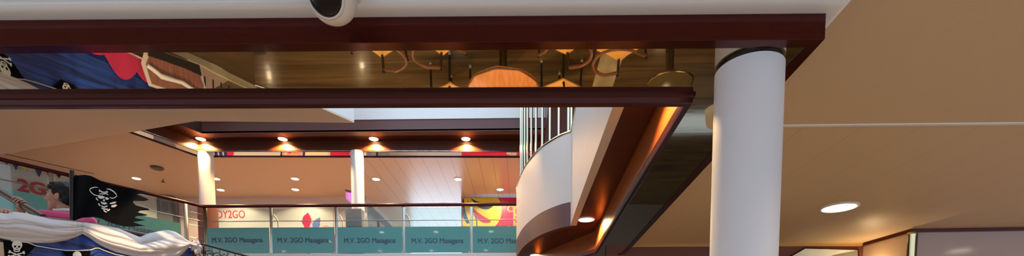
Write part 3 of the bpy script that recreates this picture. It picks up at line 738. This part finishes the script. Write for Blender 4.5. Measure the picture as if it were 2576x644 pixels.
MB().tube([hs(S0, HBOT, .012), hs(S1, HBOT, .012)], .011, 8).build('white_border', M['ivory'], hull)['label'] = 'white border strip'
MB().slabpoly([hs(S0-.01, HBOT-.2, -.02), hs(S1+.05, HBOT-.2, -.02), hs(S1+.05, HTOP-.01, -.02), hs(S0-.01, HTOP-.01, -.02)], -hn*.05).build('backing_board', M['brownwall'], hull)
MB().tube([HP(70, 548, -.03), HP(160, 557, -.03), HP(262, 572, -.03), HP(345, 588, -.03), HP(420, 603, -.03)], .022, 12).build('top_rail', M['oar'], hull)['label'] = 'brown wooden top rail'
for sa, sb, zb_, ph in ((.50, .76, 1.90, 0), (.68, .96, 1.99, 1), (.88, 1.14, 1.94, 2), (.98, 1.22, 1.90, 3)):
    def rf(u, v, sa=sa, sb=sb, zb_=zb_, ph=ph):
        w = math.sin(PI*u)
        return hs(sa+(sb-sa)*u, HBOT+.012+(zb_-HBOT)*(.35+.75*w)*v*1.0, .022+.006*math.sin(u*9+ph)+.006*v)
    MB().sheet(rf, 16, 6).build('red_cloth', M['redcloth'], hull, solid=.004)
gb = thing('green_curtain', 'olive green cloth panel at the near end of the blue ship side', 'cloth', hs(S0-.3, 1.6))
MB().sheet(lambda u, v: hs(S0-.02-.5*u, 1.5+.95*v, .02*math.sin(u*30)), 30, 6).build('cloth', M['greencloth'], gb, solid=.006)
# mast post seen at the left edge under the drape
mpz = thing('ship_mast_post', 'pale wooden post at the left picture edge under the white drape', 'post', HP(3, 630))
MB().tube([HP(4, 610, .02), HP(6, 660, .02)], .02, 12).build('shaft', M['beigewood'], mpz)
# barrel cutout
bc_ = S1-.12
bar = thing('barrel_prop', 'wooden barrel cutout with dark hoop and rope at the end of the ship side', 'barrel', hs(bc_, 1.72))
def bo(s): return .19+.03*math.cos(s*PI)
out = [hs(bc_-.21, 1.66, .06), hs(bc_+.23, 1.62, .06), hs(bc_+.28, 1.80, .06), hs(bc_+.25, 1.98, .06), hs(bc_-.20, 2.0, .06), hs(bc_-.25, 1.84, .06)]
MB().slabpoly(out, -hn*.02).build('white_outline', M['ivory'], bar)
inn = [hs(bc_-.19, 1.74, .075), hs(bc_+.22, 1.71, .075), hs(bc_+.255, 1.80, .075), hs(bc_+.23, 1.96, .075), hs(bc_-.185, 1.98, .075), hs(bc_-.22, 1.84, .075)]
MB().slabpoly(inn, -hn*.014).build('staves', mat('barrel_wood', (.36, .16, .12), .6, var=(14, (6, 6, .3), (.24, .09, .07))), bar)
MB().slabpoly([hs(bc_-.20, 1.67, .08), hs(bc_+.225, 1.635, .08), hs(bc_+.24, 1.72, .08), hs(bc_-.205, 1.755, .08)], -hn*.014).build('hoop', M['black_metal'], bar)
MB().tube([hs(bc_-.22, 1.86, .09), hs(bc_-.12, 1.90, .10), hs(bc_+.05, 1.87, .10), hs(bc_+.2, 1.90, .09)], .018, 8).build('rope', M['ivory'], bar)
# landing slab, fascia, back
lnd = [hs(-.9, 0), hs(LEN+.7, 0), hs(LEN+.7, 0, -2.0), hs(-.9, 0, -2.0)]
struct(MB().prism([XY(p+hn*-.08) for p in lnd], 1.12, 1.28).build('stair_landing', M['carpet']))
struct(MB().sweep([XY(hs(-.9, 0, -.03)), XY(hs(LEN+.7, 0, -.03))], [(0, 1.50), (0, 1.57), (.02, 1.57), (.02, 1.50)]).build('trim_15', M['floor_pale']))
struct(MB().sweep([XY(hs(-.9, 0, -.05)), XY(hs(LEN+.7, 0, -.05))], [(0, 1.1), (0, 1.5), (.05, 1.5), (.05, 1.1)]).build('trim_16', M['landing_side']))
# rope and skull pennants
rope = [(28, 606), (70, 610), (90, 618), (130, 625), (165, 630), (200, 630.5), (228, 629), (240, 624.5), (248, 624), (262, 630), (290, 640), (330, 648)]
sb = thing('skull_bunting', 'thin white cord with black skull pennants sagging across the blue ship cloth', 'bunting', HP(128, 625))
MB().tube([HP(a, b, .045) for a, b in rope], .0038, 8).build('cord', M['ivory'], sb)
def skull(cx, cy, w, tilt, parent, off, bones):
    def T(x, y): c_, s_ = math.cos(tilt), math.sin(tilt); return HP(cx+(x*c_-y*s_)*w, cy+(x*s_+y*c_)*w, off)
    def shape(pts, m, nm, o2=0):
        MB().slabpoly([p+hn*o2 for p in (T(a, b) for a, b in pts)], -hn*.003).build(nm, m, parent)
    hd_ = [(.5*math.cos(t)*1.0, -.12+.46*math.sin(t)) for t in [PI+PI*k/14 for k in range(15)]]
    sk = hd_+[(.46, .08), (.34, .22), (.30, .46), (.16, .56), (-.16, .56), (-.30, .46), (-.34, .22), (-.46, .08)]
    shape(sk, M['ivory'], 'skull')
    for sx in (-1, 1):
        shape([(sx*.2+.11*math.cos(t), .03+.10*math.sin(t)) for t in [2*PI*k/12 for k in range(12)]], M['black'], 'eye_socket', .003)
    shape([(0, .14), (.06, .25), (-.06, .25)], M['black'], 'nose_socket', .003)
    shape([(-.2, .34), (0, .39), (.2, .34), (.15, .43), (0, .46), (-.15, .43)], M['black'], 'grin', .003)
    if bones:
        for sgn in (1, -1):
            b0 = [(-.85, -.11), (-.72, -.17), (-.62, -.06), (.62, -.06), (.72, -.17), (.85, -.11), (.80, 0), (.85, .11), (.72, .17), (.62, .06), (-.62, .06), (-.72, .17), (-.85, .11), (-.80, 0)]
            an = sgn*.32
            shape([(a*math.cos(an)-b*math.sin(an), .80+a*math.sin(an)+b*math.cos(an)) for a, b in b0], M['ivory'], 'crossbone', .0015*sgn)
p1 = MB().slabpoly([HP(8, 605, .04), HP(45, 607, .04), HP(90, 619, .04), HP(60, 650, .04), HP(14, 664, .04)], -hn*.006).build('pennant', M['black'], sb)
skull(43, 619.5, 26, .06, p1, .05, True)
p2 = MB().slabpoly([HP(158, 630.5, .04), HP(228, 630.5, .04), HP(226, 648, .04), HP(212, 664, .04), HP(180, 664, .04)], -hn*.006).build('pennant', M['black'], sb)
skull(194, 645, 22, .03, p2, .05, False)
# white drape: upper and lower outlines, swelling folds
up_l = [(-12, 532), (0, 536), (16, 538), (36, 533), (60, 536), (100, 545), (130, 552), (200, 559), (240, 564), (262, 569), (300, 576), (352, 597), (372, 588), (400, 582), (420, 579), (440, 583), (455, 592), (470, 604), (486, 611), (498, 609)]
lo_l = [(-12, 596), (0, 599), (30, 606), (60, 610), (95, 612), (130, 611), (165, 605), (190, 597), (207, 588), (225, 598), (245, 613), (262, 622), (290, 634), (330, 644), (380, 654), (420, 655), (445, 650), (462, 636), (478, 618), (500, 628)]
def interp(tab, t):
    x = t
    for (a, b), (c, d) in zip(tab, tab[1:]):
        if a <= x <= c: return b+(d-b)*(x-a)/(c-a)
    return tab[-1][1]
def smooth(tab, x, r=5): return sum(interp(tab, min(max(x+k*r/3, tab[0][0]), tab[-1][0])) for k in (-3, -2, -1, 0, 1, 2, 3))/7
def drape(u, v):
    px = -10+506*u
    yu, yl = smooth(up_l, px, 3), smooth(lo_l, px, 4)
    py = yu+(yl-yu)*v
    sw = math.sin(PI*v)**.75
    gath = math.exp(-((px-207)/22)**2)
    w_ = v*2.1+.16*math.sin(px*.013+.6)+px*.0011
    cr_ = (1-abs(math.sin(PI*w_)))**1.6
    c2_ = (1-abs(math.sin(PI*(v*3.3-px*.0035+.3*math.sin(px*.02)))))**2.2
    fold = (-.030*cr_-.014*c2_+.012*math.sin(6*v+px*.01))*(1-.4*gath)
    bulge = .10*sw*(1-.6*gath)+.008*gath*math.sin(px*.45)
    if px > 350:
        g2 = min(1, (px-350)/40); g2 = g2*g2*(3-2*g2)
        fold += g2*(.022*math.sin((px-350)*.075+v*6)*(1-v)+.006*math.sin(px*.16+v*5))
    return HP(px, py, .03+bulge+fold*sw)
dr = thing('white_drape', 'white cloth swag gathered along the top of the blue ship side', 'drape', HP(200, 590))
MB().sheet(drape, 220, 44).build('swag', M['drape'], dr, sharp=180, solid=.004)
kn = HP(486, 616, .05)
k_ = MB()
for i in range(7):
    an = i*.9
    k_.tube([kn+Vector((0, 0, .0)), kn+hd3*(.035*math.cos(an)+.02)+Vector((0, 0, .045*math.sin(an)-.01))+hn*.02, kn+hd3*(.05*math.cos(an)+.03)+Vector((0, 0, .06*math.sin(an)-.03))], [.016, .02, .006], 8)
k_.build('knot', M['drape'], dr, sharp=180)
# wrought iron stair rail beyond the ship side
h0 = HP(484, 607, .0); hr = thing('stair_handrail', 'thin black stair handrail with curled iron balusters at the drape end', 'railing', Vector((h0.x, h0.y, 1.28)))
h1 = HP(660, 655, .0)
MB().tube([h0, h1], .011, 10).build('handrail', M['black_metal'], hr)
for k in range(9):
    p = h0.lerp(h1, .03+k*.11)
    c_ = MB(); c_.tube([p, Vector((p.x, p.y, p.z-.9))], .007, 8)
    for zc in (.10, .24, .38):
        pts = []
        for j in range(15):
            tt = j/14; rr_ = .055*(1-.75*tt)
            pts.append(Vector((p.x, p.y, p.z-zc))+hd3*(.06-rr_*math.cos(tt*9))+Vector((0, 0, rr_*math.sin(tt*9))))
        c_.tube(pts, .0045, 6)
    c_.build('baluster', M['black_metal'], hr)

# ================================================================== FLAG
FY = 6.28*K
fl = thing('pirate_flag', 'black ragged pirate flag on a dark pole behind the white drape', 'flag', D(181, 560, FY))
MB().tube([D(182, 640, FY), D(181, 429, FY)], .0165, 14).build('pole', M['black_metal'], fl)
topc = [(184, 444), (200, 441), (215, 440), (230, 443), (250, 453), (275, 464), (300, 469), (330, 474), (372, 484)]
botc = [(184, 556), (205, 548), (235, 546), (252, 549), (268, 556), (285, 563), (310, 569), (340, 571), (372, 572)]
# ragged fly end: x of the tip and of the notch against the row
rag = [(0, 368), (.03, 372), (.09, 352), (.12, 343), (.17, 368), (.21, 374), (.27, 362), (.31, 336), (.36, 334), (.42, 342), (.46, 372), (.50, 376), (.55, 352), (.60, 346), (.64, 372), (.67, 366), (.71, 342), (.76, 338), (.80, 366), (.83, 352), (.87, 334), (.92, 350), (.96, 366), (1, 322)]
def fwave(px, v): return -.055*math.sin((px-184)*.034)*((px-184)/190)**.6-.012*math.sin(px*.09+v*3)
def flagp(px, v, off=0):
    py = interp(topc, min(px, 372))*(1-v)+interp(botc, min(px, 372))*v
    return D(px, py, FY+fwave(px, v)-off)
def ff(u, v):
    r = interp(rag, v); px = 184+(r-184)*u
    return flagp(px, v)
MB().sheet(ff, 70, 120).build('cloth', M['black'], fl, sharp=180, solid=.003)
def fdecal(pix, nm, m=M['ivory']):
    pts = []
    for px, py in pix:
        t_, b_2 = interp(topc, px), interp(botc, px); v = (py-t_)/(b_2-t_)
        pts.append(D(px, py, FY+fwave(px, v)-.006))
    bmx = MB(); bmx.slabpoly(pts, (0, .002, 0)); return bmx
emb = MB()
def addpoly(pix):
    pts = []
    for px, py in pix:
        t_, b_2 = interp(topc, px), interp(botc, px); v = (py-t_)/(b_2-t_)
        pts.append(D(px, py, FY+fwave(px, v)-.008))
    emb.slabpoly(pts, (0, .003, 0))
def stroke(pts, w):
    L, R_ = [], []
    for i, (x, y) in enumerate(pts):
        x0_, y0_ = pts[max(i-1, 0)]; x1_, y1_ = pts[min(i+1, len(pts)-1)]
        l = math.hypot(x1_-x0_, y1_-y0_) or 1; nx, ny = -(y1_-y0_)/l, (x1_-x0_)/l
        ww = w*(.35+.65*math.sin(PI*(i+.5)/len(pts)))
        L.append((x+nx*ww, y+ny*ww)); R_.append((x-nx*ww, y-ny*ww))
    addpoly(L+R_[::-1])
stroke([(246, 471), (236, 471), (228, 474), (225, 477)], 1.1)
stroke([(225, 478), (230, 485), (237, 490), (244, 492), (252, 491)], 1.1)
stroke([(268, 475), (276, 476), (286, 482), (293, 490)], 1.4)
stroke([(294, 492), (289, 497), (281, 499), (276, 496)], 1.1)
stroke([(250, 478), (256, 483), (264, 484), (270, 481)], 1.6)
stroke([(250, 487), (258, 488), (267, 487), (272, 490)], 1.3)
addpoly([(249, 476), (253, 480), (249, 483)]); addpoly([(268, 480), (272, 483), (268, 486)])
addpoly([(246, 493), (256, 492), (264, 495), (260, 499), (252, 500), (247, 497)])
addpoly([(264, 497), (270, 496), (274, 500), (270, 503), (265, 501)])
addpoly([(259, 503), (262, 500), (264, 506), (259, 506)])
addpoly([(253, 506), (258, 509), (266, 509), (270, 512), (262, 515), (255, 512)])
addpoly([(276, 511), (284, 508), (292, 507), (290, 511), (282, 513), (276, 513)])
addpoly([(280, 517), (290, 514), (295, 516), (288, 521), (280, 521)])
stroke([(242, 497), (243, 501), (247, 504)], 1.4); stroke([(248, 511), (249, 515), (253, 518)], 1.4)
stroke([(255, 518), (262, 521), (270, 518)], 1.8); stroke([(255, 523), (262, 526), (271, 526)], 1.7)
stroke([(260, 528), (264, 532), (268, 534)], 1.5); stroke([(269, 530), (273, 529), (276, 526)], 1.6)
emb.build('skull_emblem', M['ivory'], fl)['label'] = 'white skull in a hat printed on the flag'

# ================================================================== PERSON
PYP = 6.48*K+.06
def face_mtx():
    # local x = forward (image left), y = the person's left, z = up; slight upward look
    f = Vector((-.96, -.27, .06)).normalized(); u = Vector((.05, .0, 1)).normalized()
    l = u.cross(f).normalized(); u = f.cross(l).normalized()
    c = D(155, 497, PYP)
    return Matrix(((f.x, l.x, u.x, c.x), (f.y, l.y, u.y, c.y), (f.z, l.z, u.z, c.z), (0, 0, 0, 1)))
FM = face_mtx(); F3 = FM.to_3x3(); HS = 1.06
def fp(x, y, zc): return FM @ Vector((x*HS, y*HS, zc*HS))
def fe(b, c, r): b.ell(fp(*c), tuple(k*HS for k in r), F3.to_4x4())
sc_ = D(163, 560, PYP)                      # centre between the shoulders
shR = D(106, 549, PYP-.10); shL = D(222, 560, PYP+.02)
floor_z = 1.285
body = MB()
fe(body, (-.015, 0, .035), (.096, .074, .082)); fe(body, (.035, 0, -.02), (.058, .058, .088)); fe(body, (.045, 0, -.072), (.044, .044, .036))
fe(body, (.072, 0, -.098), (.021, .024, .017)); fe(body, (.076, 0, .03), (.018, .048, .012))
body.cap(fp(.086, 0, .02), fp(.110, 0, -.024), .009, .0125)
fe(body, (.100, .011, -.030), (.010, .008, .007)); fe(body, (.100, -.011, -.030), (.010, .008, .007))
fe(body, (.087, 0, -.053), (.012, .021, .007)); fe(body, (.085, 0, -.066), (.012, .019, .008))
for s in (1, -1):
    fe(body, (.056, .034*s, -.022), (.028, .024, .03)); fe(body, (-.008, .077*s, -.012), (.018, .008, .029)); fe(body, (-.016, .081*s, -.006), (.008, .006, .022))
neck = sc_+Vector((.0, .02, .06))
body.cap(fp(-.025, 0, -.07), neck, .056*HS, .062)
body.cap(sc_+Vector((0, 0, -.02)), sc_+Vector((.02, .03, -.45)), .11, .125)          # trunk
body.cap(shR.lerp(sc_, .25), shL.lerp(sc_, .25), .07, .07)
hipL = sc_+Vector((.10, .05, -.56)); hipR = sc_+Vector((-.07, .03, -.56))
for hip, dx in ((hipL, .03), (hipR, -.03)):
    knee = Vector((hip.x+dx, hip.y-.06, floor_z+.44)); ank = Vector((hip.x+dx, hip.y+.02, floor_z+.08))
    body.cap(hip, knee, .085, .058); body.cap(knee, ank, .056, .04)
    body.cap(ank, ank+Vector((0, -.16, -.035)), .045, .035)
# oar pole
o0 = D(-70, 440, 6.12*K); o1 = D(100, 541, 6.12*K); od = (o1-o0).normalized()
orp = .027
oar = thing('wooden_pole', 'brown wooden pole held up in the hand of the person in pink', 'pole', o1)
MB().tube([o0-od*.5, o1+od*.03], orp, 18).build('shaft', M['oar'], oar)
handc = D(50, 510, 6.12*K)
def closest(p): return o0+od*((p-o0).dot(od))
hc = closest(handc)
def grip(b, c, ax, rp, away, sp=.0235, side=1):
    # hand closed round a bar through c along ax; "away" points from the bar to the back of the hand
    ax = ax.normalized(); n = (away-ax*away.dot(ax)).normalized(); t = ax.cross(n)
    for k in range(4):
        off = ax*((k-1.5)*sp); r0 = (.0095, .0100, .0096, .0082)[k]; R = rp+r0*.85; ln = (205, 225, 215, 180)[k]
        prev = None
        for j in range(7):
            a_ = math.radians(-20+ln*j/6)*side
            q = c+off+(n*math.cos(a_)+t*math.sin(a_))*R
            if prev is not None: b.cap(prev, q, r0*(1-.05*j), r0*(1-.05*(j+1)), 10)
            prev = q
    b.ell(c+n*(rp+.014)-t*side*.018, (.017, .038, .046), Matrix((n, t, ax)).transposed().to_4x4())
    pr = None
    for j in range(5):                       # thumb closes from the other side
        a_ = math.radians(-40-110*j/4)*side
        q = c+ax*(.052-.006*j)+(n*math.cos(a_)+t*math.sin(a_))*(rp+.010)
        if pr is not None: b.cap(pr, q, .0115-.0006*j, .011-.0006*j, 10)
        pr = q
    return c+n*(rp+.012)-t*side*.05
w1 = grip(body, hc, od, orp, Vector((.1, .85, -.35)), side=1)
elR = D(84, 566, 6.30*K)
body.cap(shR, elR, .047, .039); body.cap(elR, w1, .037, .026)
# other hand resting on the drape edge
rc_ = D(18, 541, 5.76*K); w2 = grip(body, rc_, hd3, .018, Vector((-.1, -.2, 1.0)), side=1)
elL = D(118, 606, 6.12*K)
body.cap(shL, elL, .047, .039); body.cap(elL, w2, .037, .026)
per = body.build('person', M['skin'], remesh=.0042, smooth_it=2, sharp=180)
tag(per, 'person in a pink polo gripping a wooden pole, face turned left, behind the drape', 'person')
hair = MB()
def fh(c, r): fe(hair, c, r)
fh((-.030, 0, .052), (.096, .082, .080)); fh((-.055, 0, .005), (.068, .080, .085)); fh((.032, 0, .096), (.046, .060, .026)); fh((.060, 0, .082), (.020, .050, .014))
for s in (1, -1): fh((.012, .070*s, .035), (.022, .014, .035)); fh((.050, .050*s, .066), (.020, .018, .022))
for k in range(60):
    a_ = random.uniform(0, 2*PI); e_ = random.uniform(.15, 1.4)
    d_ = Vector((math.cos(a_)*math.cos(e_), math.sin(a_)*math.cos(e_), math.sin(e_)))
    c_ = (-.03+d_.x*.088, d_.y*.074, .05+d_.z*.074)
    fh(c_, (.013, .012, .012))
hair.build('hair', M['hair'], per, remesh=.005, smooth_it=2, sharp=180)
for s in (1, -1):
    e_ = MB(); fe(e_, (.0685, .032*s, .008), (.0125, .0125, .0095)); eo = e_.build('eye', M['ivory'], per, sharp=180)
    e_ = MB(); fe(e_, (.0775, .0345*s, .008), (.0045, .006, .0062)); e_.build('iris', M['hair'], eo, sharp=180)
    e_ = MB(); e_.cap(fp(.090, .014*s, .033), fp(.074, .050*s, .034), .0042, .0030); e_.build('eyebrow', M['hair'], per, sharp=180)
e_ = MB(); fe(e_, (.093, 0, -.0535), (.0085, .019, .005)); fe(e_, (.0905, 0, -.065), (.0085, .017, .0055)); e_.build('lips', M['lip'], per, sharp=180)
sh = MB()
sh.cap(sc_+Vector((0, 0, -.02)), sc_+Vector((.02, .03, -.42)), .128, .142)
sh.cap(shR.lerp(sc_, .15)+Vector((0, 0, -.005)), shL.lerp(sc_, .15)+Vector((0, 0, -.005)), .084, .084)
sh.cap(shR, shR.lerp(elR, .62), .066, .060); sh.cap(shL, shL.lerp(elL, .62), .066, .060)
sh.cap(sc_+Vector((-.01, .0, .0)), sc_+Vector((0, .01, .03)), .085, .072)
sh.build('polo_shirt', M['pink'], per, remesh=.006, smooth_it=3, sharp=180)
co = MB()
cpt = fp(-.030, 0, -.118)
for s in (1, -1):
    pts = []
    for j in range(7):
        a_ = PI*.12+s*0+PI*.92*j/6
        pts.append(cpt+F3 @ Vector((math.cos(a_)*.074, s*math.sin(a_)*.074, -.018*math.cos(a_))))
    co.tube(pts, [.016, .017, .016, .015, .015, .015, .015], 8)
ct = cpt+F3 @ Vector((.062, .045, -.035))
co.slabpoly([cpt+F3 @ Vector((.02, .078, .006)), cpt+F3 @ Vector((.065, .052, .010)), cpt+F3 @ Vector((.075, .050, -.055)), cpt+F3 @ Vector((.03, .085, -.05))], F3 @ Vector((.0, .006, 0)))
co.slabpoly([cpt+F3 @ Vector((.02, -.078, .006)), cpt+F3 @ Vector((.065, -.052, .010)), cpt+F3 @ Vector((.075, -.050, -.055)), cpt+F3 @ Vector((.03, -.085, -.05))], F3 @ Vector((.0, -.006, 0)))
co.build('collar', M['ivory'], per)['label'] = 'white collar'
tr = MB()
for hip, dx in ((hipL, .03), (hipR, -.03)):
    knee = Vector((hip.x+dx, hip.y-.06, floor_z+.44)); ank = Vector((hip.x+dx, hip.y+.02, floor_z+.10))
    tr.cap(hip, knee, .105, .078); tr.cap(knee, ank, .075, .062)
tr.cap(hipL+Vector((-.02, 0, .1)), hipR+Vector((.02, 0, .1)), .115, .115)
tr.build('trousers', M['navy'], per, remesh=.008, smooth_it=2, sharp=180)

# ================================================================== LOWER DECK (seen in the mirrored soffit)
struct(MB().prism([(-14, 4.8), (1.6, 4.8), (1.6, 5.2), (3.4, 5.2), (3.4, 6.9), (14, 6.9), (14, 16), (-14, 16)], -.05, 0).build('floor', M['floor']))
struct(MB().prism([(-14, -4), (14, -4), (14, 6.899), (3.401, 6.899), (3.401, 5.199), (1.601, 5.199), (1.601, 4.799), (-14, 4.799)], -.05, 0).build('floor_near_bounce', M['bounce_tile']))  # unseen near floor, made pale and extended as a bounce surface
HM = 2*1.457
def MF(px, py, zr): return H(px, py, HM-(zr-EYE))      # where the mirror shows a point of real height zr
s0 = MF(1545, 120, 0); s1 = MF(1510, 240, 0)
dv = (XY(s1)-XY(s0)).normalized(); nv = Vector((dv.y, -dv.x))
struct(MB().prism([XY(s0)-dv*1.5-nv*.17, XY(s0)-dv*1.5+nv*.17, XY(s1)+dv*3+nv*.17, XY(s1)+dv*3-nv*.17], .0, .004).build('floor_inlay', M['floor_pale']))
GT = 'round tables reflected in the soffit'
def table(px, py, w, m, label, rim):
    c = MF(px, py, .72); c.z = 0; r = w/2
    t = thing('round_table', label, 'table', c, GT)
    wob = lambda a: .012*math.sin(a*10)
    MB().lathe([(0, .72), (r*.96, .72), (r, .715), (r, .695), (r*.9, .69), (0, .69)], c, 80, wob=wob).build('tabletop', M[m], t)
    MB().lathe([(r*.965, .7205), (r*.985, .726), (r*1.005, .72), (r*1.005, .705), (r*.965, .705), (r*.965, .7205)], c, 80, wob=wob).build('rim', M[rim], t)
    MB().lathe([(.055, .02), (.055, .69)], c, 28).build('pedestal', M['pedestal'], t)
    MB().lathe([(0, 0), (.27, 0), (.27, .012), (.10, .03), (.06, .06), (0, .06)], c, 40).build('base', M['pedestal'], t)
    return c
T1 = table(1266, 224, 1.0, 'tabletop', 'orange wooden round table reflected in the middle of the mirrored soffit', 'tablerim')
table(625, 240, .80, 'darktop', 'dark round table reflected at the left of the mirrored soffit', 'brass')
table(1684, 214, .62, 'darktop', 'dark round table faintly reflected near the column in the soffit', 'pedestal')
def chair(c, rz, label, first=[None]):
    if first[0] is None:
        t = thing('chair', label, 'chair', (0, 0, 0), 'chairs reflected in the soffit')
        MB().box((-.26, -.26, .43), (.26, .26, .475)).build('seat', M['seat'], t, bevel=.02)
        MB().box((-.22, -.22, .40), (.22, .22, .43)).build('seat_frame', M['bentwood'], t)
        pts = [Vector((.30*math.cos(a_), .06+.30*math.sin(a_), .72)) for a_ in [math.radians(-15+210*k/18) for k in range(19)]]
        pts = [Vector((.25, -.20, .66))]+pts+[Vector((-.25, -.20, .66))]
        MB().tube(pts, .02, 10).build('backrest', M['bentwood'], t)
        for sx, sy in ((1, 1), (1, -1), (-1, 1), (-1, -1)):
            top = .70 if True else .43
            l = MB().tube([(sx*.22, sy*.21, 0.02), (sx*.215, sy*.205, .42), (sx*.25, (sy*.21 if sy < 0 else .26), .70)], [.014, .018, .016], 10).build('leg', M['black_metal'], t)
            MB().lathe([(0, 0), (.018, 0), (.018, .03), (0, .03)], (sx*.22, sy*.21, 0), 12).build('foot_cap', M['cap'], l)
        first[0] = t
        t.location = (c.x, c.y, 0); t.rotation_euler = (0, 0, rz); return t
    return dup(first[0], (c.x, c.y, 0), label, 'chairs reflected in the soffit', rz)
def seatpos(px, py): return MF(px, py, .475)
for px, py, rz, lab in ((1134, 243, 52, 'orange seated chair reflected left of the orange table'), (1412, 234, -45, 'orange seated chair reflected right of the orange table'),
                        (952, 101, -125, 'orange seated chair reflected at the top left of the soffit'), (1108, 95, 140, 'orange seated chair reflected at top between bent arm and pedestal'),
                        (1420, 95, 215, 'orange seated chair reflected at top right of the pedestal'), (1560, 112, 125, 'orange seated chair reflected over the pale floor strip')):
    chair(seatpos(px, py), math.radians(rz), lab)
# cream parasol
pc = MF(1868, 298, 1.95)
ps = thing('parasol', 'cream round parasol whose reflection peeks out left of the big column', 'parasol', (pc.x, pc.y, 0))
MB().lathe([(0, 2.09), (.17, 2.04), (.39, 1.92), (.40, 1.86), (.385, 1.90), (.17, 2.02), (0, 2.07)], (pc.x, pc.y, 0), 8).build('canopy', M['cream'], ps, sharp=15)
MB().tube([(pc.x, pc.y, .05), (pc.x, pc.y, 2.14)], .018, 10).build('pole', M['beigewood'], ps)
MB().lathe([(0, 0), (.25, 0), (.25, .05), (.05, .08), (0, .08)], (pc.x, pc.y, 0), 28).build('base', M['pedestal'], ps)
# far end of the lower deck with assumed lamps that glint on its floor
struct(MB().box((-16, 9.62, z(1.555)), (14, 15, z(1.595))).build('ceiling_lower_far', M['tan']))  # unseen ceiling added to close sky off from the mirrored floor
struct(MB().box((1.6, 7.36, z(1.605)), (14, 9.62, z(1.64))).build('ceiling_sky_block', M['tan']))  # added over the unseen right side, again against sky reflections
struct(MB().box((14, 4, 0), (14.2, 15, z(1.6))).build('wall_sky_block_right', M['brownwall']))  # unseen side wall added to shut sky out of the floor's reflection
struct(MB().box((-14.2, 4, 0), (-14, 15, z(1.6))).build('wall_sky_block_left', M['brownwall']))  # unseen counterpart on the left, added likewise against the sky
struct(MB().box((4.1, 14.76, 2.15), (6.2, 14.79, 2.65)).build('window_far_assumed', M['day']))  # assumed unseen window, added to throw the pale glints on the floor
struct(MB().box((-14, 14.8, 0), (14, 15, z(1.5))).build('wall_lower_far', M['grey']))
for x, y in ((-6.84, 13.2), (-4.2, 12.87), (-1.5, 11.6), (-8.5, 10.6), (-3.6, 10.4), (3.2, 11.7)):  # assumed unseen lamps, added for floor glints and lower deck brightness
    downlight(0, 0, 0, .165, 'assumed lower deck downlight outside the frame at %.0f %.0f' % (x, y), 'assumed lower deck downlights', power=110, angle=150, hidden=(x, y, z(1.59)), lens='lens_n', col=NEUT)

# ================================================================== LIGHT
w = bpy.data.worlds.new('world'); bpy.context.scene.world = w; w.use_nodes = True
nt = w.node_tree; bg = nt.nodes['Background']; bg.inputs[0].default_value = (.63, .80, 1.0, 1)
tc = nt.nodes.new('ShaderNodeTexCoord'); sx = nt.nodes.new('ShaderNodeSeparateXYZ'); mr_ = nt.nodes.new('ShaderNodeMapRange')
nt.links.new(tc.outputs['Generated'], sx.inputs[0]); nt.links.new(sx.outputs['Z'], mr_.inputs[0])
mr_.inputs[1].default_value = .1; mr_.inputs[2].default_value = .8; mr_.inputs[3].default_value = 1.0; mr_.inputs[4].default_value = 1.8
nt.links.new(mr_.outputs[0], bg.inputs[1])
# added ceiling lamps over the viewer's side and gallery fill lamps are the spots above
sc = bpy.context.scene
sc.view_settings.view_transform = 'Standard'; sc.view_settings.look = 'None'
sc.view_settings.gamma = 1; sc.view_settings.use_curve_mapping = False
sc.view_settings.exposure = .62
try:
    sc.cycles.use_denoising = True
    sc.cycles.max_bounces = 10; sc.cycles.diffuse_bounces = 5; sc.cycles.glossy_bounces = 6; sc.cycles.transparent_max_bounces = 12
    sc.cycles.sample_clamp_indirect = 6
except Exception: pass
